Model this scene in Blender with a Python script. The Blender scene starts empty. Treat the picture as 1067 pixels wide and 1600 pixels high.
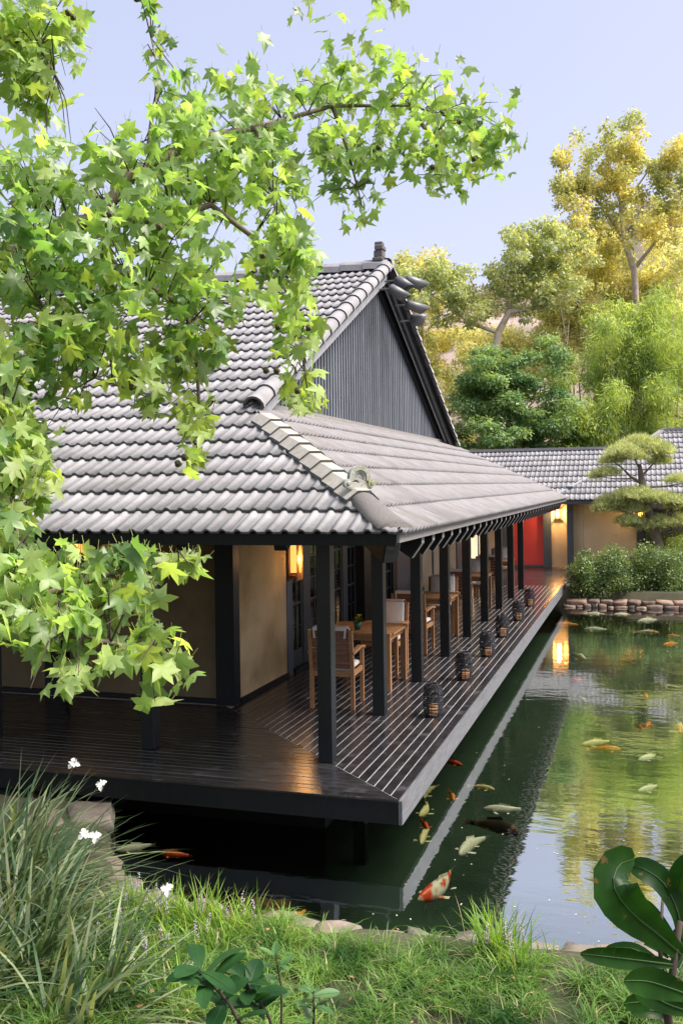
import bpy, bmesh, math, random
import numpy as np
from mathutils import Vector, Matrix, Quaternion
random.seed(7); RNG = np.random.default_rng(7)
sc = bpy.context.scene
COL = sc.collection
R = math.radians

# ------------------------------------------------------------------ camera, sky, sun, exposure
CAM = Vector((2.862, -8.665, 2.6)); TH = 0.301; ROLL = -0.0131
RIGHT = Vector((math.cos(TH), math.sin(TH), 0)); FWD = Vector((-math.sin(TH), math.cos(TH), 0)); UP = Vector((0, 0, 1))
cam_r = RIGHT*math.cos(ROLL) + UP*math.sin(ROLL); cam_u = UP*math.cos(ROLL) - RIGHT*math.sin(ROLL)
cd = bpy.data.cameras.new('camera'); cam = bpy.data.objects.new('camera', cd); COL.objects.link(cam)
cd.sensor_fit = 'VERTICAL'; cd.sensor_height = 24.0; cd.sensor_width = 16.0
cd.lens = 1506.4/1600*24.0; cd.shift_y = -40.6/1600
cd.clip_start = 0.05; cd.clip_end = 3000
m = Matrix.Identity(4)
for i in range(3):
    m[i][0] = cam_r[i]; m[i][1] = cam_u[i]; m[i][2] = -FWD[i]; m[i][3] = CAM[i]
cam.matrix_world = m
sc.camera = cam

SUN_EL = 55.0; SUN_AZ = -84.0          # degrees; azimuth counted from +Y towards -X
SUN = Vector((-math.sin(R(SUN_AZ))*math.cos(R(SUN_EL)), math.cos(R(SUN_AZ))*math.cos(R(SUN_EL)), math.sin(R(SUN_EL))))
w = bpy.data.worlds.new('World'); sc.world = w; w.use_nodes = True
nt = w.node_tree; bg = nt.nodes['Background']
sky = nt.nodes.new('ShaderNodeTexSky'); sky.sky_type = 'NISHITA'; sky.sun_disc = False
sky.sun_elevation = R(SUN_EL); sky.sun_rotation = -R(SUN_AZ)
sky.air_density = 1.0; sky.dust_density = 3.5; sky.ozone_density = 1.0
tint = nt.nodes.new('ShaderNodeMix'); tint.data_type = 'RGBA'; tint.blend_type = 'MULTIPLY'
tint.inputs[0].default_value = 1.0; tint.inputs[7].default_value = (0.93, 0.885, 1.0, 1)
gam = nt.nodes.new('ShaderNodeGamma'); gam.inputs[1].default_value = 0.42          # evens the sky out as the photograph does
nt.links.new(sky.outputs[0], gam.inputs[0]); nt.links.new(gam.outputs[0], tint.inputs[6]); nt.links.new(tint.outputs[2], bg.inputs[0])
bg.inputs[1].default_value = 0.108
sl = bpy.data.lights.new('sun', 'SUN'); sl.energy = 1.65; sl.angle = R(34); sl.color = (1.0, 0.93, 0.84)
so = bpy.data.objects.new('sun', sl); COL.objects.link(so); so.rotation_euler = SUN.to_track_quat('Z', 'Y').to_euler()
sc.view_settings.view_transform = 'Standard'; sc.view_settings.look = 'None'
sc.view_settings.gamma = 1.0; sc.view_settings.use_curve_mapping = False
sc.view_settings.exposure = 2.45
sc.render.engine = 'CYCLES'
cy = sc.cycles
cy.use_denoising = True
cy.max_bounces = 8; cy.diffuse_bounces = 3; cy.glossy_bounces = 3; cy.transmission_bounces = 4; cy.transparent_max_bounces = 10
cy.caustics_reflective = False; cy.caustics_refractive = False

# ------------------------------------------------------------------ helpers
def at(u, v, d):
    """world point that stands at picture place (u, v) of the 1067x1600 photograph, d metres in front of the camera"""
    x = u-533.5; y = v-759.4; c, s = math.cos(ROLL), math.sin(ROLL)
    a = x*c+y*s; b = -x*s+y*c
    return CAM + (RIGHT*a + FWD*1506.4 - UP*b)*(d/1506.4)
def proj(P):
    d = Vector(P)-CAM; z = d.dot(FWD)
    if z < 0.1: return (-9999, -9999, z)
    a = 1506.4*d.dot(RIGHT)/z; b = -1506.4*d.z/z; c, s = math.cos(ROLL), math.sin(ROLL)
    return (533.5+a*c-b*s, 759.4+a*s+b*c, z)
def tag(o, label=None, cat=None, group=None, kind=None):
    if label: o['label'] = label
    if cat: o['category'] = cat
    if group: o['group'] = group
    if kind: o['kind'] = kind
    return o
def empty(name, loc=(0, 0, 0), rz=0.0, parent=None):
    o = bpy.data.objects.new(name, None); COL.objects.link(o); o.location = loc; o.rotation_euler[2] = rz
    o.empty_display_size = 0.1
    if parent: o.parent = parent
    return o
def link(name, me, parent=None, mw=None):
    o = bpy.data.objects.new(name, me); COL.objects.link(o)
    if parent: o.parent = parent
    if mw is not None: o.matrix_basis = mw
    return o
class MB:
    """collects simple solids into one mesh"""
    def __init__(s): s.v = []; s.f = []; s.mi = []
    def add(s, v, f, mi=0):
        k = len(s.v); s.v += [tuple(p) for p in v]; s.f += [tuple(i+k for i in q) for q in f]; s.mi += [mi]*len(f); return s
    def box(s, a, b, mi=0):
        (x0, y0, z0), (x1, y1, z1) = a, b
        return s.add([(x0,y0,z0),(x1,y0,z0),(x1,y1,z0),(x0,y1,z0),(x0,y0,z1),(x1,y0,z1),(x1,y1,z1),(x0,y1,z1)],
                     [(0,3,2,1),(4,5,6,7),(0,1,5,4),(1,2,6,5),(2,3,7,6),(3,0,4,7)], mi)
    def bar(s, p, q, w, h, upv=(0, 0, 1), mi=0):
        p = Vector(p); q = Vector(q); d = (q-p).normalized(); sd = d.cross(Vector(upv))
        if sd.length < 1e-5: sd = d.cross(Vector((1, 0, 0)))
        sd.normalize(); u = sd.cross(d)
        v = []
        for e in (p, q):
            for a, b in ((-1,-1),(1,-1),(1,1),(-1,1)): v.append(e+sd*(a*w/2)+u*(b*h/2))
        return s.add(v, [(0,1,2,3),(7,6,5,4),(0,4,5,1),(1,5,6,2),(2,6,7,3),(3,7,4,0)], mi)
    def tube(s, pts, rad, n=8, caps=True, mi=0):
        pts = [Vector(p) for p in pts]; rad = [rad]*len(pts) if not hasattr(rad, '__len__') else rad
        v = []; f = []; ref = None
        for i, p in enumerate(pts):
            d = (pts[min(i+1, len(pts)-1)]-pts[max(i-1, 0)])
            d = d.normalized() if d.length > 1e-9 else Vector((0, 0, 1))
            if ref is None: ref = d.orthogonal().normalized()
            ref = (ref-d*ref.dot(d))
            ref = ref.normalized() if ref.length > 1e-6 else d.orthogonal().normalized()
            b = d.cross(ref)
            for k in range(n):
                a = 2*math.pi*k/n; v.append(p+(ref*math.cos(a)+b*math.sin(a))*rad[i])
        for i in range(len(pts)-1):
            for k in range(n):
                f.append((i*n+k, i*n+(k+1) % n, (i+1)*n+(k+1) % n, (i+1)*n+k))
        if caps: f.append(tuple(range(n-1, -1, -1))); f.append(tuple((len(pts)-1)*n+k for k in range(n)))
        return s.add(v, f, mi)
    def lathe(s, prof, n=16, c=(0, 0, 0), mi=0):
        v = []; f = []
        for r_, z in prof:
            for k in range(n):
                a = 2*math.pi*k/n; v.append((c[0]+r_*math.cos(a), c[1]+r_*math.sin(a), c[2]+z))
        for i in range(len(prof)-1):
            for k in range(n): f.append((i*n+k, i*n+(k+1) % n, (i+1)*n+(k+1) % n, (i+1)*n+k))
        f.append(tuple(range(n-1, -1, -1))); f.append(tuple((len(prof)-1)*n+k for k in range(n)))
        return s.add(v, f, mi)
    def prism(s, poly, axis, a, b, mi=0):
        """poly of 2-D points extruded along axis from a to b (poly in the other two axes, in xyz order)"""
        n = len(poly); v = []
        for t in (a, b):
            for p in poly:
                c = [p[0], p[1]]; c.insert('xyz'.index(axis), t); v.append(tuple(c))
        f = [tuple(range(n)), tuple(range(2*n-1, n-1, -1))]+[(i, n+i, n+(i+1) % n, (i+1) % n) for i in range(n)]
        return s.add(v, f, mi)
    def mesh(s, name, mats, smooth=False):
        me = bpy.data.meshes.new(name); me.from_pydata(s.v, [], s.f); 
        for mt in (mats if isinstance(mats, (list, tuple)) else [mats]): me.materials.append(mt)
        if any(s.mi): me.polygons.foreach_set('material_index', s.mi)
        if smooth: me.polygons.foreach_set('use_smooth', [True]*len(me.polygons))
        bm = bmesh.new(); bm.from_mesh(me); bmesh.ops.recalc_face_normals(bm, faces=bm.faces); bm.to_mesh(me); bm.free()
        me.update(); return me
    def build(s, name, mats, parent=None, smooth=False, bevel=0.0):
        me = s.mesh(name, mats, smooth)
        if bevel:
            bm = bmesh.new(); bm.from_mesh(me)
            bmesh.ops.bevel(bm, geom=bm.edges[:], offset=bevel, segments=1, affect='EDGES', profile=0.5); bm.to_mesh(me); bm.free()
        return link(name, me, parent)
def np_mesh(name, V, F, mats, smooth=False, mi=None):
    """fast mesh from numpy arrays; F is (n,3) or (n,4)"""
    V = np.asarray(V, np.float32); F = np.asarray(F, np.int32)
    me = bpy.data.meshes.new(name); n, k = F.shape
    me.vertices.add(len(V)); me.vertices.foreach_set('co', V.ravel())
    me.loops.add(n*k); me.loops.foreach_set('vertex_index', F.ravel())
    me.polygons.add(n); me.polygons.foreach_set('loop_start', np.arange(n)*k)
    if smooth: me.polygons.foreach_set('use_smooth', np.ones(n, bool))
    for mt in (mats if isinstance(mats, (list, tuple)) else [mats]): me.materials.append(mt)
    if mi is not None: me.polygons.foreach_set('material_index', np.asarray(mi, np.int32))
    me.update(calc_edges=True); me.validate(); return me

# ------------------------------------------------------------------ materials
MATS = {}
def mat(name, c1, c2=None, scale=6.0, rough=0.6, rnd=0.0, bump=0.0, bscale=40.0, coord='Object', stretch=(1, 1, 1), metal=0.0, spec=0.5, detail=5.0, c3=None, s3=1.0, t3=(0.55, 0.7)):
    mt = bpy.data.materials.new(name); mt.use_nodes = True; nt = mt.node_tree; N = nt.nodes; L = nt.links
    p = N['Principled BSDF']; p.inputs['Roughness'].default_value = rough; p.inputs['Metallic'].default_value = metal
    p.inputs['Specular IOR Level'].default_value = spec
    tc = N.new('ShaderNodeTexCoord')
    if coord == 'World':
        g = N.new('ShaderNodeNewGeometry'); src = g.outputs['Position']
    else: src = tc.outputs['Object']
    mp = N.new('ShaderNodeMapping'); mp.inputs['Scale'].default_value = stretch; L.new(src, mp.inputs['Vector'])
    vec = mp.outputs[0]
    if rnd > 0 and coord != 'World':
        oi = N.new('ShaderNodeObjectInfo'); va = N.new('ShaderNodeVectorMath'); va.operation = 'ADD'
        vs = N.new('ShaderNodeVectorMath'); vs.operation = 'SCALE'; vs.inputs[0].default_value = (37, 71, 53)
        L.new(oi.outputs['Random'], vs.inputs['Scale']); L.new(vec, va.inputs[0]); L.new(vs.outputs[0], va.inputs[1]); vec = va.outputs[0]
    out = None
    c2 = c2 or c1
    nz = N.new('ShaderNodeTexNoise'); nz.inputs['Scale'].default_value = scale; nz.inputs['Detail'].default_value = detail; nz.inputs['Roughness'].default_value = 0.6
    L.new(vec, nz.inputs['Vector'])
    rp = N.new('ShaderNodeValToRGB'); rp.color_ramp.elements[0].position = 0.32; rp.color_ramp.elements[1].position = 0.68
    rp.color_ramp.elements[0].color = (*c1, 1); rp.color_ramp.elements[1].color = (*c2, 1)
    L.new(nz.outputs['Fac'], rp.inputs[0]); out = rp.outputs[0]
    if c3:
        n3 = N.new('ShaderNodeTexNoise'); n3.inputs['Scale'].default_value = s3; n3.inputs['Detail'].default_value = 6; L.new(vec, n3.inputs['Vector'])
        r3 = N.new('ShaderNodeMapRange'); r3.inputs[1].default_value = t3[0]; r3.inputs[2].default_value = t3[1]; L.new(n3.outputs['Fac'], r3.inputs[0])
        mx = N.new('ShaderNodeMix'); mx.data_type = 'RGBA'; L.new(r3.outputs[0], mx.inputs[0]); L.new(out, mx.inputs[6]); mx.inputs[7].default_value = (*c3, 1); out = mx.outputs[2]
    if rnd > 0:
        oi2 = N.new('ShaderNodeObjectInfo'); mr = N.new('ShaderNodeMapRange'); mr.inputs[3].default_value = 1-rnd; mr.inputs[4].default_value = 1+rnd
        L.new(oi2.outputs['Random'], mr.inputs[0])
        vm = N.new('ShaderNodeVectorMath'); vm.operation = 'SCALE'; L.new(out, vm.inputs[0]); L.new(mr.outputs[0], vm.inputs['Scale']); out = vm.outputs[0]
    L.new(out, p.inputs['Base Color'])
    if bump > 0:
        nb = N.new('ShaderNodeTexNoise'); nb.inputs['Scale'].default_value = bscale; nb.inputs['Detail'].default_value = 6; L.new(vec, nb.inputs['Vector'])
        b = N.new('ShaderNodeBump'); b.inputs['Strength'].default_value = bump; b.inputs['Distance'].default_value = 0.01
        L.new(nb.outputs['Fac'], b.inputs['Height']); L.new(b.outputs[0], p.inputs['Normal'])
    MATS[name] = mt; return mt
def leafmat(name, c1, c2, scale=2.0, trans=0.45, tc=None, rough=0.5, rnd=0.0, spec=0.3, c3=None, spots=None):
    """leaf: diffuse + gloss + light passing through; colour varies with place"""
    mt = bpy.data.materials.new(name); mt.use_nodes = True; nt = mt.node_tree; N = nt.nodes; L = nt.links
    p = N['Principled BSDF']; p.inputs['Roughness'].default_value = rough; p.inputs['Specular IOR Level'].default_value = spec
    g = N.new('ShaderNodeNewGeometry')
    nz = N.new('ShaderNodeTexNoise'); nz.inputs['Scale'].default_value = scale; nz.inputs['Detail'].default_value = 4; L.new(g.outputs['Position'], nz.inputs['Vector'])
    rp = N.new('ShaderNodeValToRGB'); e = rp.color_ramp.elements; e[0].position = 0.35; e[1].position = 0.65; e[0].color = (*c1, 1); e[1].color = (*c2, 1)
    L.new(nz.outputs['Fac'], rp.inputs[0]); out = rp.outputs[0]
    ri = N.new('ShaderNodeMapRange'); ri.inputs[3].default_value = 0.7; ri.inputs[4].default_value = 1.3
    L.new(g.outputs['Random Per Island'], ri.inputs[0])
    vm = N.new('ShaderNodeVectorMath'); vm.operation = 'SCALE'; L.new(out, vm.inputs[0]); L.new(ri.outputs[0], vm.inputs['Scale']); out = vm.outputs[0]
    if rnd:
        oi = N.new('ShaderNodeObjectInfo'); mr = N.new('ShaderNodeMapRange'); mr.inputs[3].default_value = 1-rnd; mr.inputs[4].default_value = 1+rnd
        L.new(oi.outputs['Random'], mr.inputs[0]); v2 = N.new('ShaderNodeVectorMath'); v2.operation = 'SCALE'; L.new(out, v2.inputs[0]); L.new(mr.outputs[0], v2.inputs['Scale']); out = v2.outputs[0]
    if spots:
        n4 = N.new('ShaderNodeTexNoise'); n4.inputs['Scale'].default_value = spots; n4.inputs['Detail'].default_value = 3; L.new(g.outputs['Position'], n4.inputs['Vector'])
        r4 = N.new('ShaderNodeMapRange'); r4.inputs[1].default_value = 0.66; r4.inputs[2].default_value = 0.72; L.new(n4.outputs['Fac'], r4.inputs[0])
        x4 = N.new('ShaderNodeMix'); x4.data_type = 'RGBA'; L.new(r4.outputs[0], x4.inputs[0]); L.new(out, x4.inputs[6]); x4.inputs[7].default_value = (0.12, 0.07, 0.03, 1); out = x4.outputs[2]
    L.new(out, p.inputs['Base Color'])
    t = N.new('ShaderNodeBsdfTranslucent')
    ml = N.new('ShaderNodeMix'); ml.data_type = 'RGBA'; ml.blend_type = 'MULTIPLY'; ml.inputs[0].default_value = 1.0; L.new(out, ml.inputs[6]); ml.inputs[7].default_value = (*(tc or (1.9, 1.7, 0.7)), 1)
    L.new(ml.outputs[2], t.inputs[0])
    mx = N.new('ShaderNodeMixShader'); mx.inputs[0].default_value = trans; L.new(p.outputs[0], mx.inputs[1]); L.new(t.outputs[0], mx.inputs[2])
    L.new(mx.outputs[0], N['Material Output'].inputs['Surface'])
    MATS[name] = mt; return mt

M_tile = mat('roof tile concrete', (0.225, 0.22, 0.23), (0.30, 0.293, 0.305), 5, 0.7, rnd=0.17, bump=0.3, bscale=90, c3=(0.18, 0.165, 0.15), s3=3.2, t3=(0.56, 0.84))
M_tile_w = mat('roof tile concrete joined', (0.225, 0.22, 0.23), (0.30, 0.293, 0.305), 3, 0.7, bump=0.25, bscale=90, coord='World', c3=(0.27, 0.23, 0.2), s3=0.9, t3=(0.56, 0.78))
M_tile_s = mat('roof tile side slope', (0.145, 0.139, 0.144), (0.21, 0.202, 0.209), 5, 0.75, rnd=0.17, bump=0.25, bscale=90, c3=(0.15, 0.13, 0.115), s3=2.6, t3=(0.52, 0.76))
M_lip = mat('roof tile weathered shaded edge', (0.06, 0.06, 0.064), (0.14, 0.14, 0.145), 20, 0.8, coord='World')  # weathering plus the shadow line under each course, put into the colour
M_hip = mat('hip tile mossy concrete', (0.32, 0.30, 0.26), (0.43, 0.405, 0.36), 14, 0.8, rnd=0.08, bump=0.4, bscale=120, c3=(0.26, 0.25, 0.19), s3=5, t3=(0.58, 0.8))
M_orn = mat('lichen stone', (0.48, 0.48, 0.45), (0.27, 0.28, 0.23), 22, 0.85, bump=0.5, bscale=90, c3=(0.24, 0.27, 0.12), s3=14, t3=(0.52, 0.62))
M_fascia = mat('weathered eave board', (0.27, 0.255, 0.24), (0.18, 0.17, 0.165), 9, 0.75, bump=0.3, coord='World', stretch=(8, 1, 8))
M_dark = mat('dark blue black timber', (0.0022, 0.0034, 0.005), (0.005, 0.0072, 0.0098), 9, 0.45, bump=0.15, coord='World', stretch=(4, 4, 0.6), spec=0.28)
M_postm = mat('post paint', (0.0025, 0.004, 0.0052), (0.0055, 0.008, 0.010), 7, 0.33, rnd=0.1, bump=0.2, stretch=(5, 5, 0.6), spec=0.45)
M_slat = mat('grey slat paint', (0.075, 0.088, 0.108), (0.135, 0.15, 0.175), 7, 0.55, rnd=0.22, stretch=(6, 6, 0.5))
M_black = mat('black backing', (0.012, 0.013, 0.015), rough=0.8)
M_plaster = mat('ochre plaster', (0.52, 0.39, 0.20), (0.64, 0.50, 0.29), 2.0, 0.85, bump=0.35, bscale=30, coord='World', c3=(0.33, 0.23, 0.11), s3=1.5, t3=(0.45, 0.72))
M_plaster2 = mat('pale plaster', (0.62, 0.50, 0.32), (0.72, 0.60, 0.42), 2.0, 0.85, bump=0.2, bscale=30, coord='World', c3=(0.5, 0.38, 0.24), s3=0.8, t3=(0.5, 0.75))
M_red = mat('red lacquer wall', (0.62, 0.06, 0.055), (0.70, 0.075, 0.065), 2, 0.6, coord='World')
M_bluegrey = mat('blue grey timber', (0.055, 0.075, 0.10), (0.09, 0.115, 0.145), 5, 0.5, coord='World', stretch=(3, 3, 0.5))
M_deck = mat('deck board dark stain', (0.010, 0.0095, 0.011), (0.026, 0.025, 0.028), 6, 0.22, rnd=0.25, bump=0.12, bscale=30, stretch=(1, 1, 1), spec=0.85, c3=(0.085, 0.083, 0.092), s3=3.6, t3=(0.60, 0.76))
M_sub = mat('pale deck underlay', (0.22, 0.217, 0.23), (0.36, 0.352, 0.37), 8, 0.7, coord='World')
M_deckface = mat('deck edge board', (0.085, 0.09, 0.10), (0.15, 0.155, 0.168), 8, 0.6, coord='World', stretch=(9, 0.7, 6), bump=0.2, c3=(0.08, 0.082, 0.09), s3=2.5)
M_teak = mat('teak', (0.30, 0.145, 0.06), (0.42, 0.22, 0.095), 8, 0.5, rnd=0.1, stretch=(2, 2, 9))
M_teakd = mat('teak back slats', (0.15, 0.058, 0.03), (0.22, 0.09, 0.045), 9, 0.55, rnd=0.1, stretch=(2, 9, 9))
M_cush = mat('linen cushion', (0.62, 0.58, 0.53), (0.7, 0.66, 0.61), 30, 0.9, bump=0.2, bscale=300)
M_wire = mat('black wire', (0.008, 0.009, 0.012), (0.02, 0.021, 0.026), 30, 0.45, spec=0.4)
M_candle = mat('wax candle', (0.62, 0.36, 0.2), (0.72, 0.46, 0.28), 9, 0.6)
M_metal = mat('dark grey enamel', (0.09, 0.095, 0.10), (0.13, 0.135, 0.14), 8, 0.4)
M_lens = mat('lamp lens', (0.5, 0.5, 0.48), rough=0.2)
M_bark = mat('grey bark', (0.10, 0.075, 0.055), (0.22, 0.18, 0.14), 12, 0.9, bump=0.6, bscale=40, coord='World', stretch=(1, 1, 0.4))
M_bark_pale = mat('pale bark', (0.42, 0.34, 0.25), (0.62, 0.54, 0.44), 3, 0.85, bump=0.4, coord='World', c3=(0.3, 0.16, 0.1), s3=0.8, t3=(0.6, 0.75))
M_twig = mat('twig', (0.03, 0.02, 0.015), (0.055, 0.038, 0.026), 30, 0.8, coord='World')
M_stone = mat('pond stone', (0.10, 0.082, 0.066), (0.22, 0.19, 0.16), 7, 0.85, rnd=0.2, bump=0.7, bscale=25, c3=(0.2, 0.14, 0.11), s3=3, t3=(0.5, 0.7))
M_stone_red = mat('reddish wall stone', (0.13, 0.075, 0.05), (0.26, 0.17, 0.12), 5, 0.85, rnd=0.3, bump=0.7, bscale=20, c3=(0.2, 0.18, 0.16), s3=2, t3=(0.45, 0.7))
M_soil = mat('garden soil', (0.03, 0.022, 0.015), (0.07, 0.055, 0.035), 5, 0.95, coord='World', bump=0.5, bscale=15)
M_frame = mat('window frame paint', (0.018, 0.024, 0.032), (0.03, 0.038, 0.05), 8, 0.4, coord='World', spec=0.6)
def glassmat():
    mt = bpy.data.materials.new('window glass'); mt.use_nodes = True; N = mt.node_tree.nodes; L = mt.node_tree.links
    g = N.new('ShaderNodeBsdfGlossy'); g.inputs['Roughness'].default_value = 0.02; g.inputs[0].default_value = (0.9, 0.9, 0.9, 1)
    t = N.new('ShaderNodeBsdfTransparent'); t.inputs[0].default_value = (0.75, 0.78, 0.78, 1)
    f = N.new('ShaderNodeFresnel'); f.inputs[0].default_value = 1.9
    x = N.new('ShaderNodeMixShader'); L.new(f.outputs[0], x.inputs[0]); L.new(t.outputs[0], x.inputs[1]); L.new(g.outputs[0], x.inputs[2])
    L.new(x.outputs[0], N['Material Output'].inputs['Surface']); return mt
M_glass = glassmat()
M_paper = mat('paper blind', (0.5, 0.49, 0.48), (0.6, 0.59, 0.58), 6, 0.9, coord='World')
def watermat():
    mt = bpy.data.materials.new('pond water'); mt.use_nodes = True; N = mt.node_tree.nodes; L = mt.node_tree.links
    g = N.new('ShaderNodeBsdfGlossy'); g.inputs['Roughness'].default_value = 0.03; g.inputs[0].default_value = (1, 1, 1, 1)
    t = N.new('ShaderNodeBsdfTransparent'); t.inputs[0].default_value = (0.84, 0.88, 0.74, 1)
    geo = N.new('ShaderNodeNewGeometry')
    mp = N.new('ShaderNodeMapping'); mp.inputs['Rotation'].default_value = (0, 0, TH); mp.inputs['Scale'].default_value = (1.0, 2.6, 1); L.new(geo.outputs['Position'], mp.inputs[0])
    nz = N.new('ShaderNodeTexNoise'); nz.inputs['Scale'].default_value = 1.6; nz.inputs['Detail'].default_value = 3; nz.inputs['Roughness'].default_value = 0.55; L.new(mp.outputs[0], nz.inputs['Vector'])
    b = N.new('ShaderNodeBump'); b.inputs['Strength'].default_value = 0.06; b.inputs['Distance'].default_value = 0.05; L.new(nz.outputs['Fac'], b.inputs['Height'])
    f = N.new('ShaderNodeFresnel'); f.inputs[0].default_value = 1.33; L.new(b.outputs[0], f.inputs['Normal']); L.new(b.outputs[0], g.inputs['Normal'])
    mr = N.new('ShaderNodeMapRange'); mr.inputs[1].default_value = 0.025; mr.inputs[2].default_value = 0.11; mr.inputs[3].default_value = 0.10; mr.inputs[4].default_value = 0.64; L.new(f.outputs[0], mr.inputs[0])
    x = N.new('ShaderNodeMixShader'); L.new(mr.outputs[0], x.inputs[0]); L.new(t.outputs[0], x.inputs[1]); L.new(g.outputs[0], x.inputs[2])
    L.new(x.outputs[0], N['Material Output'].inputs['Surface']); return mt
M_water = watermat()
def glow(name, c, s):
    mt = bpy.data.materials.new(name); mt.use_nodes = True; p = mt.node_tree.nodes['Principled BSDF']
    p.inputs['Base Color'].default_value = (*c, 1); p.inputs['Emission Color'].default_value = (*c, 1); p.inputs['Emission Strength'].default_value = s; return mt
M_glow = glow('lit lamp paper', (1.0, 0.47, 0.11), 0.27)
# ------------------------------------------------------------------ ground, pond
WATER_Z = -0.46
def nz2(x, y, s=1.0, seed=0):
    return (np.sin(x*1.7*s+seed)*np.cos(y*1.3*s+seed*1.7)+0.5*np.sin(x*3.9*s+1.3+seed)*np.cos(y*4.3*s+0.7)+0.25*np.sin(x*8.3*s+y*5.1*s+seed))/1.75
def ground_h(x, y):
    xl = np.where(y < -1.0, -0.75-(y+2.65)*0.66, -1.85-(y+1.0)*1.4)
    xl = np.maximum(xl, -6.0)
    d = np.minimum(np.minimum(y+2.62, 16.15-y), np.minimum(x-xl, 12.5-x+0.3*np.sin(y)))
    t = np.clip(d/0.35, 0, 1); t = t*t*(3-2*t)
    near = -0.27+0.04*nz2(x, y, 1.2)
    far = np.where(y > 15, -0.10+np.clip((y-40)/60, 0, 1)*1.5, near)
    return far*(1-t)+(-1.25+0.06*nz2(x, y, 1))*t
xs = np.concatenate([[-120, -90, -60, -40, -30, -24, -18, -14, -11, -9], np.arange(-7, 9, 0.16), np.arange(9, 14, 0.4), [16, 20, 25, 32, 40, 60, 90, 120]])
ys = np.concatenate([[-60, -40, -30, -22, -17, -14, -12, -10], np.arange(-8.5, 1.0, 0.16), np.arange(1, 15, 0.5), np.arange(15, 17, 0.16), [18, 20, 23, 27, 32, 40, 50, 65, 90, 130, 170, 215]])
X, Y = np.meshgrid(xs, ys); Z = ground_h(X, Y)
nx, ny = len(xs), len(ys)
idx = np.arange(nx*ny).reshape(ny, nx)
Fg = np.stack([idx[:-1, :-1], idx[:-1, 1:], idx[1:, 1:], idx[1:, :-1]], -1).reshape(-1, 4)
M_ground = mat('ground earth', (0.028, 0.03, 0.014), (0.07, 0.062, 0.035), 1.3, 0.95, coord='World', bump=0.6, bscale=12)
tag(link('ground', np_mesh('ground', np.stack([X, Y, Z], -1).reshape(-1, 3), Fg, M_ground, True)), kind='structure')
M_bottom = mat('pond bottom silt', (0.008, 0.03, 0.017), (0.016, 0.048, 0.026), 1.0, 0.9, coord='World')
b = MB(); b.add([(-5, -3.2, -1.12), (13.2, -3.2, -1.12), (13.2, 16.2, -1.12), (-5, 16.2, -1.12)], [(0, 1, 2, 3)])
tag(b.build('pond_bottom', M_bottom), kind='structure')
b = MB(); b.add([(-6, -2.95, WATER_Z), (13, -2.95, WATER_Z), (13, 16.3, WATER_Z), (-6, 16.3, WATER_Z)], [(0, 1, 2, 3)])
tag(b.build('pond_water', M_water), kind='structure')

# hillside far behind
us = np.linspace(-50, 95, 90); zs = np.linspace(98, 200, 60)
U, Zd = np.meshgrid(us, zs)
crest = np.interp(U, [-50, -12, 6, 16, 25, 40, 47, 70, 100], [12, 17, 25.5, 31, 32, 39.5, 44, 47, 48])
t = np.clip((Zd-98)/(150-98), 0, 1)
Hh = 1.07*crest*(t**0.85)*(1+0.10*nz2(U, Zd, 0.08, 2)*np.sin(t*3.1))+1.0*nz2(U, Zd, 0.35, 5)*t-1.0
Wx = CAM.x+RIGHT.x*U+FWD.x*Zd; Wy = CAM.y+RIGHT.y*U+FWD.y*Zd
n1, n0 = U.shape; idx = np.arange(n0*n1).reshape(n1, n0)
Fh = np.stack([idx[:-1, :-1], idx[:-1, 1:], idx[1:, 1:], idx[1:, :-1]], -1).reshape(-1, 4)
M_hill = mat('dry hillside', (0.30, 0.235, 0.19), (0.17, 0.16, 0.115), 0.2, 0.95, coord='World', bump=0.9, bscale=0.6, c3=(0.38, 0.29, 0.25), s3=0.09, t3=(0.5, 0.62))
tag(link('hill', np_mesh('hill', np.stack([Wx, Wy, Hh], -1).reshape(-1, 3), Fh, M_hill, True)), kind='structure')

# ------------------------------------------------------------------ roof tiling
TW, TG, TL = 0.29, 0.418, 0.47           # tile width, gauge, length
def roll(u): return 0.026*np.maximum(0, np.cos(2*np.pi*(u/(TW/2)-0.5)))**0.6
def tile_arrays(x0=0.0, x1=TW, seg=16):
    u = np.linspace(x0, x1, seg+1); r = roll(u)
    V = []; k = seg+1
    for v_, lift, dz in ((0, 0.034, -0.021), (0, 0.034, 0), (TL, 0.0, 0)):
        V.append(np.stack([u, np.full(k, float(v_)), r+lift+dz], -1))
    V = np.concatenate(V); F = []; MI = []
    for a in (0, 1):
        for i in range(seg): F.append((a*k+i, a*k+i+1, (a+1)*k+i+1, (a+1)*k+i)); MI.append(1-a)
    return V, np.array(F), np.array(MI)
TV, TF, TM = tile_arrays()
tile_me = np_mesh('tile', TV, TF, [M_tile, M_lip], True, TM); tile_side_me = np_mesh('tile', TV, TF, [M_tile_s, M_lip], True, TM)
def set_flat_lip(me):
    pass
class RoofPlane:
    """O at the eave, u along the eave, v up the slope, n outwards"""
    def __init__(s, O, u, v):
        s.O = Vector(O); s.u = Vector(u).normalized(); s.v = Vector(v).normalized(); s.n = s.u.cross(s.v).normalized()
    def mw(s, a, b, dn=0.0, rz=0.0):
        M_ = Matrix.Identity(4); p = s.O+s.u*a+s.v*b+s.n*dn
        for i in range(3): M_[i][0] = s.u[i]; M_[i][1] = s.v[i]; M_[i][2] = s.n[i]; M_[i][3] = p[i]
        return M_ @ Matrix.Rotation(rz, 4, 'Z')
def in_frame(q, mrg=20): return -mrg < q[0] < 1067+mrg and -mrg < q[1] < 1600+mrg
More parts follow.
